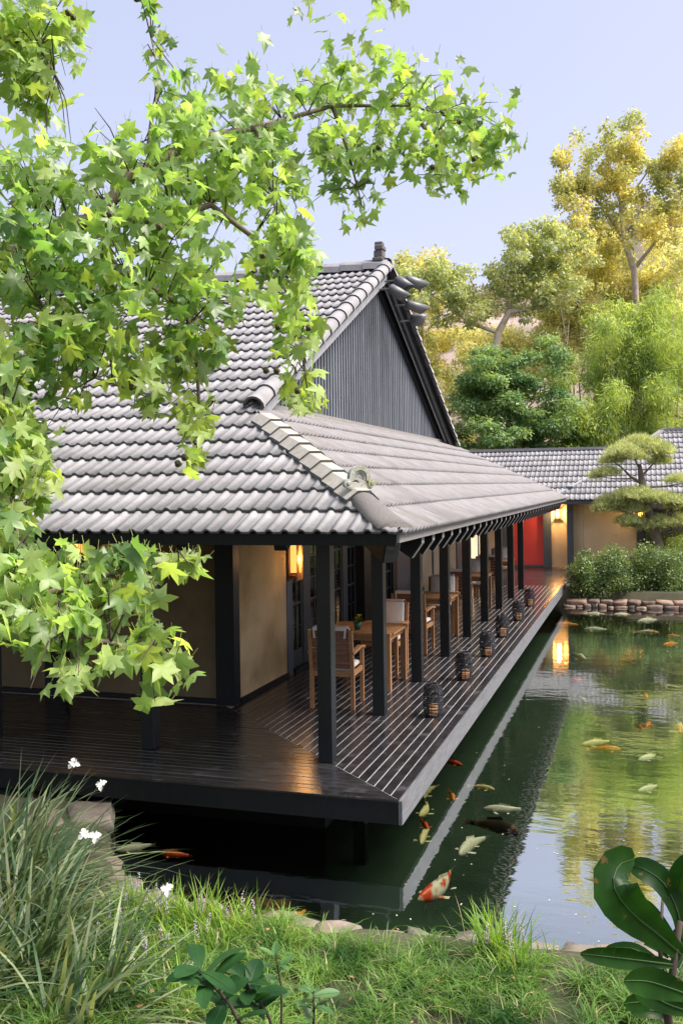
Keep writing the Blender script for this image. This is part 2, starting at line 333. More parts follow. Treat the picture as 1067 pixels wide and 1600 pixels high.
def lay_tiles(plane, ncol, nrow, clips, u0=0.0, inside=None):
    """returns tile records (matrix, mesh or None, size); clips are (point, normal) planes in world space that cut tiles"""
    rec = []
    for r_ in range(nrow):
        for c in range(ncol):
            mw = plane.mw(u0+c*TW, r_*TG-0.05, random.uniform(-0.003, 0.003), random.gauss(0, 0.006))
            cs = [mw @ Vector(p) for p in ((0, 0, 0), (TW, 0, 0), (TW, TL, 0), (0, TL, 0))]
            st = 0; cut = []
            for cl in clips:
                P, n_ = cl[0], cl[1]
                if len(cl) > 2 and not (cl[2] <= (cs[0].y+cs[2].y)/2 < cl[3]): continue
                s_ = [(p-P).dot(n_) for p in cs]
                if min(s_) >= 0: st = 2; break
                if max(s_) > 0: cut.append((P, n_))
            if st == 2: continue
            ctr = (cs[0]+cs[2])/2; q = proj(ctr)
            size = abs(plane.n.dot((CAM-ctr).normalized()))/max(q[2], .1)**2 if in_frame(q) else 0.0
            me = None
            if cut:
                bm = bmesh.new(); bm.from_mesh(tile_me); inv = mw.inverted()
                for P, n_ in cut:
                    bmesh.ops.bisect_plane(bm, geom=bm.verts[:]+bm.edges[:]+bm.faces[:], plane_co=inv @ P, plane_no=inv.to_3x3() @ n_, clear_outer=True)
                if len(bm.faces) == 0: bm.free(); continue
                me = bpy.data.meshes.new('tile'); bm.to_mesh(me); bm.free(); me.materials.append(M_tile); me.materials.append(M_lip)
            rec.append((size, mw, me))
    return rec
def place_tiles(recs, parent, limit):
    """recs: list of (size, matrix, mesh or None, parent part); the largest in view become parts, the rest one joined part"""
    recs.sort(key=lambda r: -r[0])
    V = []; F = []; MI = []; n = 0
    for i, (s_, mw, me, par) in enumerate(recs):
        if i < limit and s_ > 0:
            link('roof_tile', me or tile_me, par, mw)
        else:
            src = me or tile_me
            co = np.empty(len(src.vertices)*3, np.float32); src.vertices.foreach_get('co', co); co = co.reshape(-1, 3)
            A = np.array(mw); V.append(co @ A[:3, :3].T+A[:3, 3])
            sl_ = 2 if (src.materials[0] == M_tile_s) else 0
            for p in src.polygons: F.append(tuple(v+n for v in p.vertices)); MI.append(sl_ if p.material_index == 0 else 1)
            n += len(co)
    if F:
        me = bpy.data.meshes.new('roof_tiles_rest'); me.from_pydata(np.concatenate(V).tolist(), [], F)
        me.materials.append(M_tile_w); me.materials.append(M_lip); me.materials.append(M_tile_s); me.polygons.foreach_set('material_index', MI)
        me.polygons.foreach_set('use_smooth', [True]*len(F))
        tag(link('roof_tile_field', me, parent), kind='stuff')

# ------------------------------------------------------------------ main building
EO, EZ, MF, MS = 0.95, 2.21, 0.47, 0.535
YC = 8.15; YB = 17.65                     # ridge line, far eave
XV, XG = -1.42, -1.66                      # verge edge, gable face
QH = MS/MF
main = tag(empty('pond_pavilion', (-4, 8, 0)), 'dark timbered pavilion with grey tiled hip-and-gable roof standing beside the pond', 'building')
def child(name, me, par=main):
    o = link(name, me, par); o.matrix_parent_inverse = par.matrix_world.inverted() if False else Matrix.Translation(-Vector(main.location)); return o
main.location = (0, 0, 0)                  # keep the local and the world frame the same
def zf(y): return EZ+MF*(y+EO)
def zs_(x): return EZ+MS*(EO-x)
z_ridge = zf(YC)
# structural roof slabs under the tiles
def slab(name, pts, th, m_, par=main):
    b = MB(); n = len(pts); b.v = [tuple(p) for p in pts]+[(p[0], p[1], p[2]-th) for p in pts]
    b.f = [tuple(range(n)), tuple(range(2*n-1, n-1, -1))]+[(i, n+i, n+(i+1) % n, (i+1) % n) for i in range(n)]; b.mi = [0]*len(b.f)
    return b.build(name, m_, par)
xl = -12.0
yh = -EO+QH*(EO-XV)                        # hip meets the verge
e = 0.012
front_roof = slab('front_roof', [(xl, -EO+.02, zf(-EO+.02)-e), (EO-.02, -EO+.02, zf(-EO+.02)-e), (XV, yh, zf(yh)-e), (XV, YC, z_ridge-e), (xl, YC, z_ridge-e)], 0.07, M_dark)
side_roof = slab('side_roof', [(EO-.02, -EO+.04, zs_(EO-.02)-e), (EO-.02, YB-.04, zs_(EO-.02)-e), (XG-.05, YB-QH*(EO-XG), zs_(XG-.05)-e), (XG-.05, -EO+QH*(EO-XG), zs_(XG-.05)-e)], 0.07, M_dark)
back_roof = slab('back_roof', [(xl, YB, EZ-e), (EO-.02, YB, EZ-e), (XV, YB-QH*(EO-XV), EZ+MF*QH*(EO-XV)-e), (XV, YC+.01, z_ridge-e), (xl, YC+.01, z_ridge-e)], 0.07, M_dark)
PF = RoofPlane((XV-34*TW+0.02, -EO, EZ), (1, 0, 0), (0, 1, MF))
PS = RoofPlane((EO, -EO-0.1, EZ), (0, 1, 0), (-1, 0, MS))
hipn = Vector((1, 1/QH, 0)).normalized()   # in plan: x = EO-(y+EO)/QH
hipP = Vector((EO, -EO, EZ))
hipn2 = Vector((-1, -1/QH, 0)).normalized()
recs = []
nrow_f = int((YC+EO)*math.hypot(1, MF)/TG)+1
r1 = lay_tiles(PF, 45, nrow_f, [(hipP, hipn, -9, yh), (Vector((XV+.03, 0, 0)), Vector((1, 0, 0)), yh, 99), (Vector((0, YC-.01, 0)), Vector((0, 1, 0)))], 0)
ok = []
for s_, mw, me in r1:                      # nothing hangs out past the verge above the hip
    p = mw @ Vector((TW*0.5, TL*0.5, 0))
    ok.append((s_, mw, me, front_roof))
recs += ok
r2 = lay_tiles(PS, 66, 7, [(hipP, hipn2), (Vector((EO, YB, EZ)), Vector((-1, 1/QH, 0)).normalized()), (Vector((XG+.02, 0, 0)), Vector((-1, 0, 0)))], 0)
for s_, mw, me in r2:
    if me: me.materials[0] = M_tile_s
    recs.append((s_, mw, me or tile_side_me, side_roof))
place_tiles(recs, main, 300)

# hip caps: folded concrete tiles stepping down the near hip
hd = Vector((1, -QH, -MS)).normalized(); hside = Vector((QH, 1, 0)).normalized()
hup = hside.cross(hd); hup = hup if hup.z > 0 else -hup
def cap_mesh(w, L, th, drop, m_, flat=0.30):
    b = MB(); prof = [(-w, -drop), (-w*flat, 0), (w*flat, 0), (w, -drop)]
    v = []
    for y, up in ((0, 0.0), (L, 0.03)):
        for (a, z) in prof: v.append((a, y, z+up))
        for (a, z) in prof: v.append((a, y, z+up-th))
    f = [(0, 1, 9, 8), (1, 2, 10, 9), (2, 3, 11, 10)]
    f2 = [(8, 9, 13, 12), (9, 10, 14, 13), (10, 11, 15, 14), (0, 8, 12, 4), (3, 7, 15, 11)]
    b.add(v, f, 0); b.add(v, f2, 1)
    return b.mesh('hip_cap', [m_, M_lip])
hip_me = cap_mesh(0.16, 0.36, 0.035, 0.085, M_hip, 0.38)
hip_len = (Vector((XV, yh, zf(yh)))-hipP).length
for k in range(9):
    s0 = 0.78+k*0.295
    if s0 > hip_len+0.12: break
    p = hipP-hd*(s0+0.30)+hup*(0.085)
    M_ = Matrix.Identity(4)
    for i in range(3): M_[i][0] = -hside[i]; M_[i][1] = hd[i]; M_[i][2] = hup[i]; M_[i][3] = p[i]
    link('hip_cap_tile', hip_me, side_roof, M_)
# flared end cap of the hip
b = MB(); n = 9
ring0 = []; V = []
for j, (s0, wd, hgt, lft) in enumerate(((0.80, 0.11, 0.09, 0.03), (0.55, 0.13, 0.085, 0.018), (0.3, 0.15, 0.07, 0.018), (0.06, 0.165, 0.055, 0.03))):
    for i in range(n):
        a = math.pi*i/(n-1); p = hipP-hd*s0+hside*(wd*math.cos(a))+hup*(hgt*math.sin(a)-0.015+lft); V.append(p)
b.add(V, [(j*n+i, j*n+i+1, (j+1)*n+i+1, (j+1)*n+i) for j in range(3) for i in range(n-1)]+[tuple(range(3*n, 4*n))])
M_capgrey = mat('grey granite cap', (0.085, 0.078, 0.075), (0.17, 0.158, 0.153), 90, 0.8, bump=0.4, bscale=150, coord='World')
b.build('hip_end_cap', M_capgrey, side_roof, True)
# scroll ornament at the foot of the hip
def scroll(parent, P, fwd, upv, s, name):
    fwd = fwd.normalized(); sd = fwd.cross(upv).normalized(); u = sd.cross(fwd)
    b = MB()
    def arch(r0, r1, d0, d1, z0, seg=14):
        v = []; f = []
        for i in range(seg+1):
            a = math.pi*(i/seg)*1.25-math.pi*0.125
            for r_, d in ((r0, d0), (r1, d0), (r1, d1), (r0, d1)):
                v.append(P+sd*(math.cos(a)*r_*s)+u*((math.sin(a)*r_+z0)*s)+fwd*(d*s))
        for i in range(seg):
            for k in range(4): f.append((i*4+k, i*4+(k+1) % 4, (i+1)*4+(k+1) % 4, (i+1)*4+k))
        f += [(0, 1, 2, 3), tuple(seg*4+k for k in (3, 2, 1, 0))]
        b.add(v, f)
    arch(0.62, 1.0, -0.30, 0.20, 0.9); arch(0.40, 0.62, -0.30, 0.08, 0.9); arch(0.0, 0.42, -0.25, -0.02, 0.9)
    for sg in (-1, 1):
        c = P+sd*(sg*1.12*s)+u*(0.42*s)
        b.tube([c-fwd*0.28*s, c+fwd*0.22*s], 0.38*s, 12); b.tube([c+fwd*0.2*s, c+fwd*0.34*s], [0.2*s, 0.12*s], 10)
    b.bar(P-fwd*0.2*s+u*0.2*s, P+fwd*0.1*s+u*0.2*s, 2.2*s, 0.55*s, upv)
    return b.build(name, M_orn, parent)
scroll(side_roof, hipP-hd*0.82+hup*0.10, Vector((1, -1, 0)), Vector((0, 0, 1)), 0.108, 'scroll_ornament')
# verge barrels up both rakes
vf = Vector((0, 1, MF)).normalized(); vb = Vector((0, -1, MF)).normalized()
bm_ = MB(); n = 8; v = []
for y, rr in ((0.0, 0.135), (0.04, 0.135), (0.045, 0.122), (0.47, 0.108)):
    for i in range(n+1):
        a = math.pi*i/n*1.1-0.16; v.append((math.cos(a)*rr, y, math.sin(a)*rr*0.95))
bm_.add(v, [(j*(n+1)+i, j*(n+1)+i+1, (j+1)*(n+1)+i+1, (j+1)*(n+1)+i) for j in range(3) for i in range(n)])
v2 = []
for i in range(n+1):
    a = math.pi*i/n*1.1-0.16; v2 += [(math.cos(a)*0.135, 0, math.sin(a)*0.128), (math.cos(a)*0.105, 0, math.sin(a)*0.10)]
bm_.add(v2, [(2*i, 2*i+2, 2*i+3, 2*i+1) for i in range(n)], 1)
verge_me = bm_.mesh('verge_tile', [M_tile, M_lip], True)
for dirv, y0, par in ((vf, yh+0.05, front_roof), (vb, 2*YC-yh-0.05, back_roof)):
    L_ = (abs(YC-y0))*math.hypot(1, MF); k = 0
    u_ = Vector((1, 0, 0)); n_ = u_.cross(dirv); n_ = n_ if n_.z > 0 else -n_
    while k*TG < L_-0.05:
        p = Vector((XV-0.02, y0, zf(yh+0.05)))+dirv*(k*TG)+n_*0.045
        M_ = Matrix.Identity(4); x_ = dirv.cross(n_)
        for i in range(3): M_[i][0] = x_[i]; M_[i][1] = dirv[i]; M_[i][2] = n_[i]; M_[i][3] = p[i]
        link('verge_tile', verge_me, par, M_); k += 1
# ridge caps and finial
rb = MB()
prof = [(-0.17, -0.11), (-0.15, 0.0), (-0.07, 0.07), (0.07, 0.07), (0.15, 0.0), (0.17, -0.11)]
rb.v = [(0, a, z+0.012) for a, z in prof]+[(0.44, a*0.95, z-0.012) for a, z in prof]
rb.f = [(i, i+1, i+7, i+6) for i in range(5)]+[(0, 1, 2, 3, 4, 5), (11, 10, 9, 8, 7, 6)]; rb.mi = [0]*7
ridge_me = rb.mesh('ridge_tile', M_tile)
for k in range(24):
    link('ridge_tile', ridge_me, front_roof, Matrix.Translation((XV-0.02-(k+1)*0.42, YC, z_ridge+0.10+random.uniform(-.006, .006))))
b = MB(); c = (XV-0.17, YC, z_ridge+0.14)
b.box((c[0]-.10, c[1]-.13, c[2]), (c[0]+.10, c[1]+.13, c[2]+.07)); b.box((c[0]-.08, c[1]-.10, c[2]+.07), (c[0]+.09, c[1]+.10, c[2]+.2))
b.box((c[0]-.06, c[1]-.12, c[2]+.2), (c[0]+.10, c[1]+.12, c[2]+.29)); b.box((c[0]-.07, c[1]-.07, c[2]+.29), (c[0]+.08, c[1]+.07, c[2]+.36))
b.build('ridge_finial', M_capgrey, front_roof, bevel=0.015)
# gable: dark backing, a slat each, base flashing, barge boards
gb = zs_(XG)+0.02
def gz(y): return z_ridge-MF*abs(y-YC)
b = MB(); y0 = YC-(z_ridge-gb)/MF; y1 = 2*YC-y0
b.prism([(y0, gb-0.3), (y1, gb-0.3), (y1, gb), (YC, z_ridge-0.06), (y0, gb)], 'x', XG-0.3, XG-0.06); gable = b.build('gable_wall', M_black, main)
y = y0+0.5
while y < y1-0.45:
    top = gz(y+0.05)-0.13 if y > YC else gz(y)-0.13
    t2 = gz(y)-0.13 if y > YC else gz(y+0.05)-0.13
    b = MB(); ww = 0.085
    za, zb_ = gz(y)-0.14, gz(y+ww)-0.14
    b.v = [(XG-.05, y, gb), (XG, y, gb), (XG, y+ww, gb), (XG-.05, y+ww, gb), (XG-.05, y, za), (XG, y, za), (XG, y+ww, zb_), (XG-.05, y+ww, zb_)]
    b.f = [(0, 3, 2, 1), (4, 5, 6, 7), (0, 1, 5, 4), (1, 2, 6, 5), (2, 3, 7, 6), (3, 0, 4, 7)]; b.mi = [0]*6
    b.build('slat', M_slat, gable); y += 0.142
b = MB(); b.box((XG-.02, y0+.1, gb-.06), (XG+.06, y1-.1, gb+.03)); b.box((XG+.06, y0+.0, gb-.11), (XG+.2, y1, gb-.075)); b.build('gable_flashing', M_fascia, gable)
M_barge = mat('grey barge board', (0.24, 0.25, 0.27), (0.33, 0.34, 0.36), 6, 0.6, coord='World')
b = MB(); b.bar((XV-.05, yh+.1, gz(yh+.1)-.12), (XV-.05, YC, z_ridge-.12), 0.04, 0.2, (0, 0, 1)); b.build('barge_board', M_barge, gable)
b = MB(); b.bar((XV-.05, 2*YC-yh-.1, gz(yh+.1)-.12), (XV-.05, YC, z_ridge-.12), 0.04, 0.2); b.bar((XG+.03, 2*YC-yh-.4, gz(yh+.4)-.2), (XG+.03, YC, z_ridge-.2), 0.05, 0.26); b.build('barge_board', M_dark, gable)
b = MB(); b.bar((XG+.13, 2*YC-yh-.2, gz(yh+.2)-.16), (XG+.13, YC, z_ridge-.16), 0.03, 0.14); b.build('rake_batten', M_barge, gable)

# eave boards, rafters
b = MB(); b.box((EO-.016, -EO+.0, EZ-.085), (EO+.008, YB-.05, EZ-.003)); b.build('eave_board', M_fascia, side_roof)
b = MB(); b.box((xl, -EO-.006, EZ-.11), (EO-.02, -EO+.016, EZ-.003)); b.build('eave_board', M_dark, front_roof)
def rafter(x0): return None
rp_ = [(EO-.03, zs_(EO-.03)-.082), (EO-.03, EZ-.15), (EO-.13, EZ-.29), (0.02, zs_(0.02)-.27), (0.02, zs_(0.02)-.082)]
b = MB(); b.prism([(p[0], p[1]) for p in rp_], 'y', -0.055, 0.055); b.mi[2+1] = 1; b.mi[2+0] = 1; raf_me = b.mesh('rafter', [M_dark, M_fascia])
y = 0.12
while y < YB-1.1:
    link('rafter', raf_me, side_roof, Matrix.Translation((0, y, 0))); y += 0.482
rp2 = [(-EO+.085, zf(-EO+.085)-.082), (-EO+.085, zf(-EO+.085)-.17), (-EO+.1, zf(-EO+.1)-.21), (0.1, zf(0.1)-.22), (0.1, zf(0.1)-.082)]
b = MB(); b.prism([(p[0], p[1]) for p in rp2], 'x', -0.06, 0.06); raf2_me = b.mesh('rafter', M_dark)
for k in range(9): link('rafter', raf2_me, front_roof, Matrix.Translation((-0.12-0.93*k, 0, 0)))
b = MB(); b.bar(hipP-hd*0.12-Vector((0, 0, .20)), hipP-hd*2.4-Vector((0, 0, .20)), 0.15, 0.22); b.build('hip_rafter', M_dark, side_roof, bevel=0.012)

# veranda posts and beams
PO = 1.925
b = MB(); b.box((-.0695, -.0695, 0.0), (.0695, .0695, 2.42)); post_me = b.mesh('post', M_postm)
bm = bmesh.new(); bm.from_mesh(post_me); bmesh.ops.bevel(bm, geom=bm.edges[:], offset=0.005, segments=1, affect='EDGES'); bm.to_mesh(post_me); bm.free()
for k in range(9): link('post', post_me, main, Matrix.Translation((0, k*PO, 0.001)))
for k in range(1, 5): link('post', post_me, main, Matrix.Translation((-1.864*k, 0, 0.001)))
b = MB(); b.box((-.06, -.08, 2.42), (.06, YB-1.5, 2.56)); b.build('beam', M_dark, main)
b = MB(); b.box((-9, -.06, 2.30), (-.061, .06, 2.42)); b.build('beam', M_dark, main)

# walls: side wall along the pond (x = -1.8) and front wall (y = 1.9)
XW, YW = -1.80, 1.92
def wallbox(name, a, b_, m_, par=main, bevel=0): 
    b = MB(); b.box(a, b_); return b.build(name, m_, par, bevel=bevel)
wallbox('corner_post', (XW-.22, YW-.02, 0), (XW+.02, YW+.16, 3.3), M_dark)
wallbox('wall_panel', (XW-.12, YW+.16, 0), (XW-.001, 3.74, 3.45), M_plaster)
wallbox('jamb', (XW-.13, 3.74, 0), (XW+.01, 3.96, 3.4), M_bluegrey)
def window(y0, y1, cols, rows=6, x=XW):
    b = MB(); fw = 0.05; H_ = 2.3
    b.box((x-.06, y0, 0.06), (x-.01, y0+fw, H_)); b.box((x-.06, y1-fw, 0.06), (x-.01, y1, H_))
    b.box((x-.06, y0+fw, 0.06), (x-.01, y1-fw, 0.30)); b.box((x-.06, y0+fw, H_-.08), (x-.01, y1-fw, H_))
    fr = b.build('window_frame', M_frame, main)
    for i in range(1, cols):
        yy = y0+fw+(y1-y0-2*fw)*i/cols; b = MB(); b.box((x-.048, yy-.011, .30), (x-.018, yy+.011, H_-.08)); b.build('muntin', M_frame, fr)
    for j in range(1, rows):
        zz = .30+(H_-.38)*j/rows; t_ = 0.03 if j % 2 == 0 else 0.009; b = MB(); b.box((x-.046, y0+fw, zz-t_/2), (x-.020, y1-fw, zz+t_/2)); b.build('muntin', M_frame, fr)
    b = MB(); b.box((x-.036, y0+fw, .30), (x-.031, y1-fw, H_-.08)); b.build('pane', M_glass, fr)
    wallbox('transom', (x-.1, y0, H_), (x-.005, y1, 3.35), M_frame)
wins = [(3.96, 4.42, 2), (4.72, 5.55, 3), (5.75, 6.35, 2), (6.62, 7.15, 2), (7.75, 8.6, 3), (8.85, 9.6, 3)]
for a, b_, c in wins: window(a, b_, c)
for a, b_ in ((4.42, 4.72), (5.55, 5.75), (6.35, 6.62), (8.6, 8.85)): wallbox('stile', (XW-.09, a, 0.0), (XW+.004, b_, 3.3), M_frame)
wallbox('door_post', (XW-.12, 7.15, 0), (XW+.14, 7.75, 3.3), M_dark)
wallbox('sill', (XW-.1, 3.96, 0.0), (XW+.05, 9.6, 0.058), M_dark)
wallbox('door_post', (XW-.12, 9.6, 0), (XW+.02, 9.95, 3.3), M_dark)
wallbox('blue_panel', (XW-.12, 9.95, 0), (XW-.002, 11.3, 3.3), M_bluegrey)
for a, b_ in ((11.3, 13.35), (13.45, 16.4), (17.3, 19.9), (20.0, 21.7)): wallbox('wall_panel', (XW-.12, a, 0), (XW-.001, b_, 3.3), M_plaster2)
for a, b_ in ((13.35, 13.45), (16.4, 17.3), (19.9, 20.0)): wallbox('wall_strip', (XW-.12, a, 0), (XW+.03, b_, 3.3), M_bluegrey)
# front wall
M_plaster_d = mat('shaded ochre plaster', (0.13, 0.095, 0.05), (0.19, 0.145, 0.08), 2.0, 0.85, bump=0.35, bscale=30, coord='World')  # darker than the side plaster: the eave shade is put into its colour
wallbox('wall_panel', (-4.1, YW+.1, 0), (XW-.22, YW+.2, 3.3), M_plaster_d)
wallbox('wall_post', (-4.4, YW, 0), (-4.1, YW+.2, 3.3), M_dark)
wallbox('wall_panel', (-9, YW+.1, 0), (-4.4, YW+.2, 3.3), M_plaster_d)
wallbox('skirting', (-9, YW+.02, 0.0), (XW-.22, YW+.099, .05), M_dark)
wallbox('skirting', (XW, YW+.16, 0.0), (XW+.03, 3.74, .05), M_dark)
# interior behind the glass
wallbox('interior_wall', (-7.2, 2.2, 0), (-7.0, 16, 3.3), M_plaster)
wallbox('interior_floor', (-9, 2.12, -.05), (XW-.13, 16, 0.0), M_teakd)
wallbox('interior_partition', (-7.0, 10.3, 0), (XW-.13, 10.4, 3.3), M_plaster)
for a, b_ in ((3.99, 4.40), (4.75, 5.5), (5.8, 6.3), (6.65, 7.1)): wallbox('paper_blind', (XW-.085, a, .28), (XW-.08, b_, 1.35), M_paper)

# ------------------------------------------------------------------ deck
deck = tag(empty('veranda_deck'), 'dark stained timber veranda deck wrapping the pavilion above the pond', 'deck')
def plank(pts, parent, ch=0.005, th=0.03, m_=None):
    """pts: four plan corners in order; chamfered top edges"""
    c = sum((Vector((*p, 0)) for p in pts), Vector())/4; top = []
    for i in range(4):
        p = Vector((*pts[i], 0)); a = (Vector((*pts[i-1], 0))-p).normalized(); d = (Vector((*pts[(i+1) % 4], 0))-p).normalized()
        top.append(p+(a+d)*ch)
    b = MB(); b.v = [(p[0], p[1], -th) for p in pts]+[(p[0], p[1], -ch) for p in pts]+[tuple(p) for p in top]
    b.v = [(x-c.x, y-c.y, z) for x, y, z in b.v]
    b.f = [(0, 3, 2, 1), (8, 9, 10, 11)]+[(i, (i+1) % 4, 4+(i+1) % 4, 4+i) for i in range(4)]+[(4+i, 4+(i+1) % 4, 8+(i+1) % 4, 8+i) for i in range(4)]; b.mi = [0]*10
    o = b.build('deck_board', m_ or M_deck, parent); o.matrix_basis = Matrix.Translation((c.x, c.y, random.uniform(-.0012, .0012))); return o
DO = 0.92; P_ = 0.1; G_ = 0.008
for i in range(27):
    x1 = DO-i*P_; x0 = x1-(P_-G_)
    if i == 0: continue
    plank([(x0, -x0+.004), (x1, -x1+.004), (x1, 16.3), (x0, 16.3)], deck)
plank([(DO-P_+G_, -(DO-P_+G_)+.004), (DO, -DO+.004), (DO, 21.7), (DO-P_+G_, 16.31)] if False else [(DO-P_+G_, -(DO-P_+G_)+.004), (DO, -DO+.004), (DO, 16.3), (DO-P_+G_, 16.3)], deck)
for i in range(28):
    y0 = -DO+i*P_; y1 = y0+(P_-0.006)
    plank([(-9, y0), (-y0-.004, y0), (-y1-.004, y1), (-9, y1)], deck)
for i in range(36):
    y0 = 16.312+i*0.15; plank([(-2.0, y0), (DO, y0), (DO, y0+.142), (-2.0, y0+.142)], deck)
b = MB(); b.add([(-9, -DO+.02, -.028), (DO-.02, -DO+.02, -.028), (DO-.02, 21.9, -.028), (-2.0, 21.9, -.028), (-2.0, 2.0, -.028), (-9, 2, -.028)], [(0, 1, 2, 3, 4, 5)])
b.v = [(x, y, -.0045) for x, y, z in b.v]
b.build('deck_underlay', M_sub, deck)
b = MB(); b.box((DO+.002, -DO-.03, -.20), (DO+.032, 21.9, -.004)); b.build('deck_edge_board', M_deckface, deck)
b = MB(); b.box((-9, -DO-.03, -.20), (DO+.0, -DO-.002, -.016)); b.build('deck_edge_board', M_dark, deck)  # same paint as the side board, with shade put into its darker colour
b = MB(); b.box((-9, -DO-.036, -.014), (DO-.002, -DO+.0, .0015)); b.build('deck_nosing', M_deck, deck)
for k in range(12):
    b = MB(); b.box((.12, 0.4+k*1.8, -1.2), (.24, .52+k*1.8, -.2)); b.build('pile', M_dark, deck)
b = MB(); b.box((-9, .2, -1.2), (-.1, .3, -.2)); b.box((-.2, .3, -1.2), (-.1, 21, -.2)); b.build('foundation', M_black, deck)

# ------------------------------------------------------------------ pavilion across the pond end
back = tag(empty('far_wing'), 'low tiled wing with red and ochre walls across the far end of the pond', 'building')
def wb(name, a, b_, m_, bevel=0): return wallbox(name, a, b_, m_, back, bevel)
YR = 21.8
wb('red_wall', (-1.15, YR, 0.001), (-.05, YR+.12, 2.5), M_red)
wb('wall_post', (-1.35, YR-.06, 0.001), (-1.15, YR+.12, 2.5), M_bluegrey)
wb('wall_panel', (-2.2, YR, 0.001), (-1.35, YR+.12, 2.5), M_plaster2)
wb('wall_post', (-.05, YR-.07, 0.001), (.19, YR+.12, 2.5), M_bluegrey)
wb('wall_panel', (.19, YR, 0.001), (.70, YR+.12, 2.5), M_plaster2)
wb('skirting', (-2.2, YR-.03, 0.002), (.19, YR-.001, .07), M_bluegrey)
wb('wall_post', (.70, 21.2, -.1), (.88, YR+.12, 2.5), M_bluegrey)
wb('wall_panel', (.88, 21.4, -.1), (2.72, 21.5, 2.5), M_plaster2)
wb('wall_post', (2.72, 21.3, -.1), (2.90, 21.5, 2.5), M_frame)
for k in range(4):
    x0 = 2.9+k*0.75
    fr = wb('window_frame', (x0, 21.35, -.1), (x0+.07, 21.45, 2.3), M_frame)
    for a, c_, d, f_ in ((.07, .75, -.1, .35), (.07, .75, 1.3, 1.36), (.07, .75, .75, .79), (.07, .75, 2.1, 2.3)):
        o = wb('rail', (x0+a, 21.36, d), (x0+c_, 21.44, f_), M_frame); o.parent = fr
    o = wb('mullion', (x0+.39, 21.37, .35), (x0+.42, 21.43, 2.1), M_frame); o.parent = fr
    o = wb('pane', (x0+.07, 21.395, .35), (x0+.75, 21.405, 2.1), M_glass); o.parent = fr
wb('interior_wall', (2.72, 24.5, -.1), (9, 24.6, 2.5), M_plaster)
wb('wall_end', (5.9, 21.4, -.1), (9, 21.5, 2.5), M_plaster2)
BEY, BEZ, BM = 20.6, 2.10, 0.465
def zb(y): return BEZ+BM*(y-BEY)
wing_roof = slab('wing_roof', [(-6, BEY+.02, zb(BEY+.02)-e), (9, BEY+.02, zb(BEY+.02)-e), (9, 25.3, zb(25.3)-e), (3.55, 25.3, zb(25.3)-e), (2.75, 24.0, zb(24.0)-e), (-6, 24.0, zb(24.0)-e)], 0.08, M_dark, back)
slab('wing_roof_rear', [(-6, 24.01, zb(24.0)-e), (2.75, 24.01, zb(24)-e), (2.75, 27.5, zb(24)-1.6), (-6, 27.5, zb(24)-1.6)], 0.08, M_dark, back)
slab('wing_roof_rear', [(3.55, 25.31, zb(25.3)-e), (9, 25.31, zb(25.3)-e), (9, 28.5, zb(25.3)-1.6), (2.0, 28.5, zb(25.3)-1.6)], 0.08, M_dark, back)
wb('eave_board', (.6, BEY+.0, BEZ-.13), (9, BEY+.05, BEZ+.0), M_bluegrey)
PB = RoofPlane((-4.0, BEY, BEZ), (1, 0, 0), (0, 1, BM))
rows_low = int(3.4*math.hypot(1, BM)/TG)+1
rc = []
for s_, mw, me in lay_tiles(PB, 38, 13, [(Vector((0, 25.28, 0)), Vector((0, 1, 0)))], 0):
    p = mw @ Vector((TW/2, TL/2, 0))
    if p.y > 24.0 and p.x < 2.75+(p.y-24.0)*0.615: continue
    rc.append((s_, mw, me, wing_roof))
place_tiles(rc, back, 290)
b = MB(); b.bar((-6, 24.0, zb(24)+.05), (2.78, 24.0, zb(24)+.05), .22, .09); b.build('wing_ridge', M_tile_w, wing_roof)
b = MB(); b.bar((3.5, 25.3, zb(25.3)+.05), (9, 25.3, zb(25.3)+.05), .22, .09); b.build('wing_ridge', M_tile_w, wing_roof)
b = MB(); b.bar((2.7, 23.9, zb(23.9)+.05), (3.6, 25.35, zb(25.35)+.05), .16, .08); b.build('wing_hip', M_tile_w, wing_roof)
b = MB(); b.bar((.45, 20.9, zb(20.9)+.035), (1.95, 22.75, zb(22.75)+.035), .10, .03, (0, -.4, 1)); b.build('wing_valley', M_barge, wing_roof)
# ------------------------------------------------------------------ copies of things
def copy_tree(o, parent=None):
    c = o.copy(); COL.objects.link(c); c.parent = parent
    for ch in list(o.children): copy_tree(ch, c)
    return c

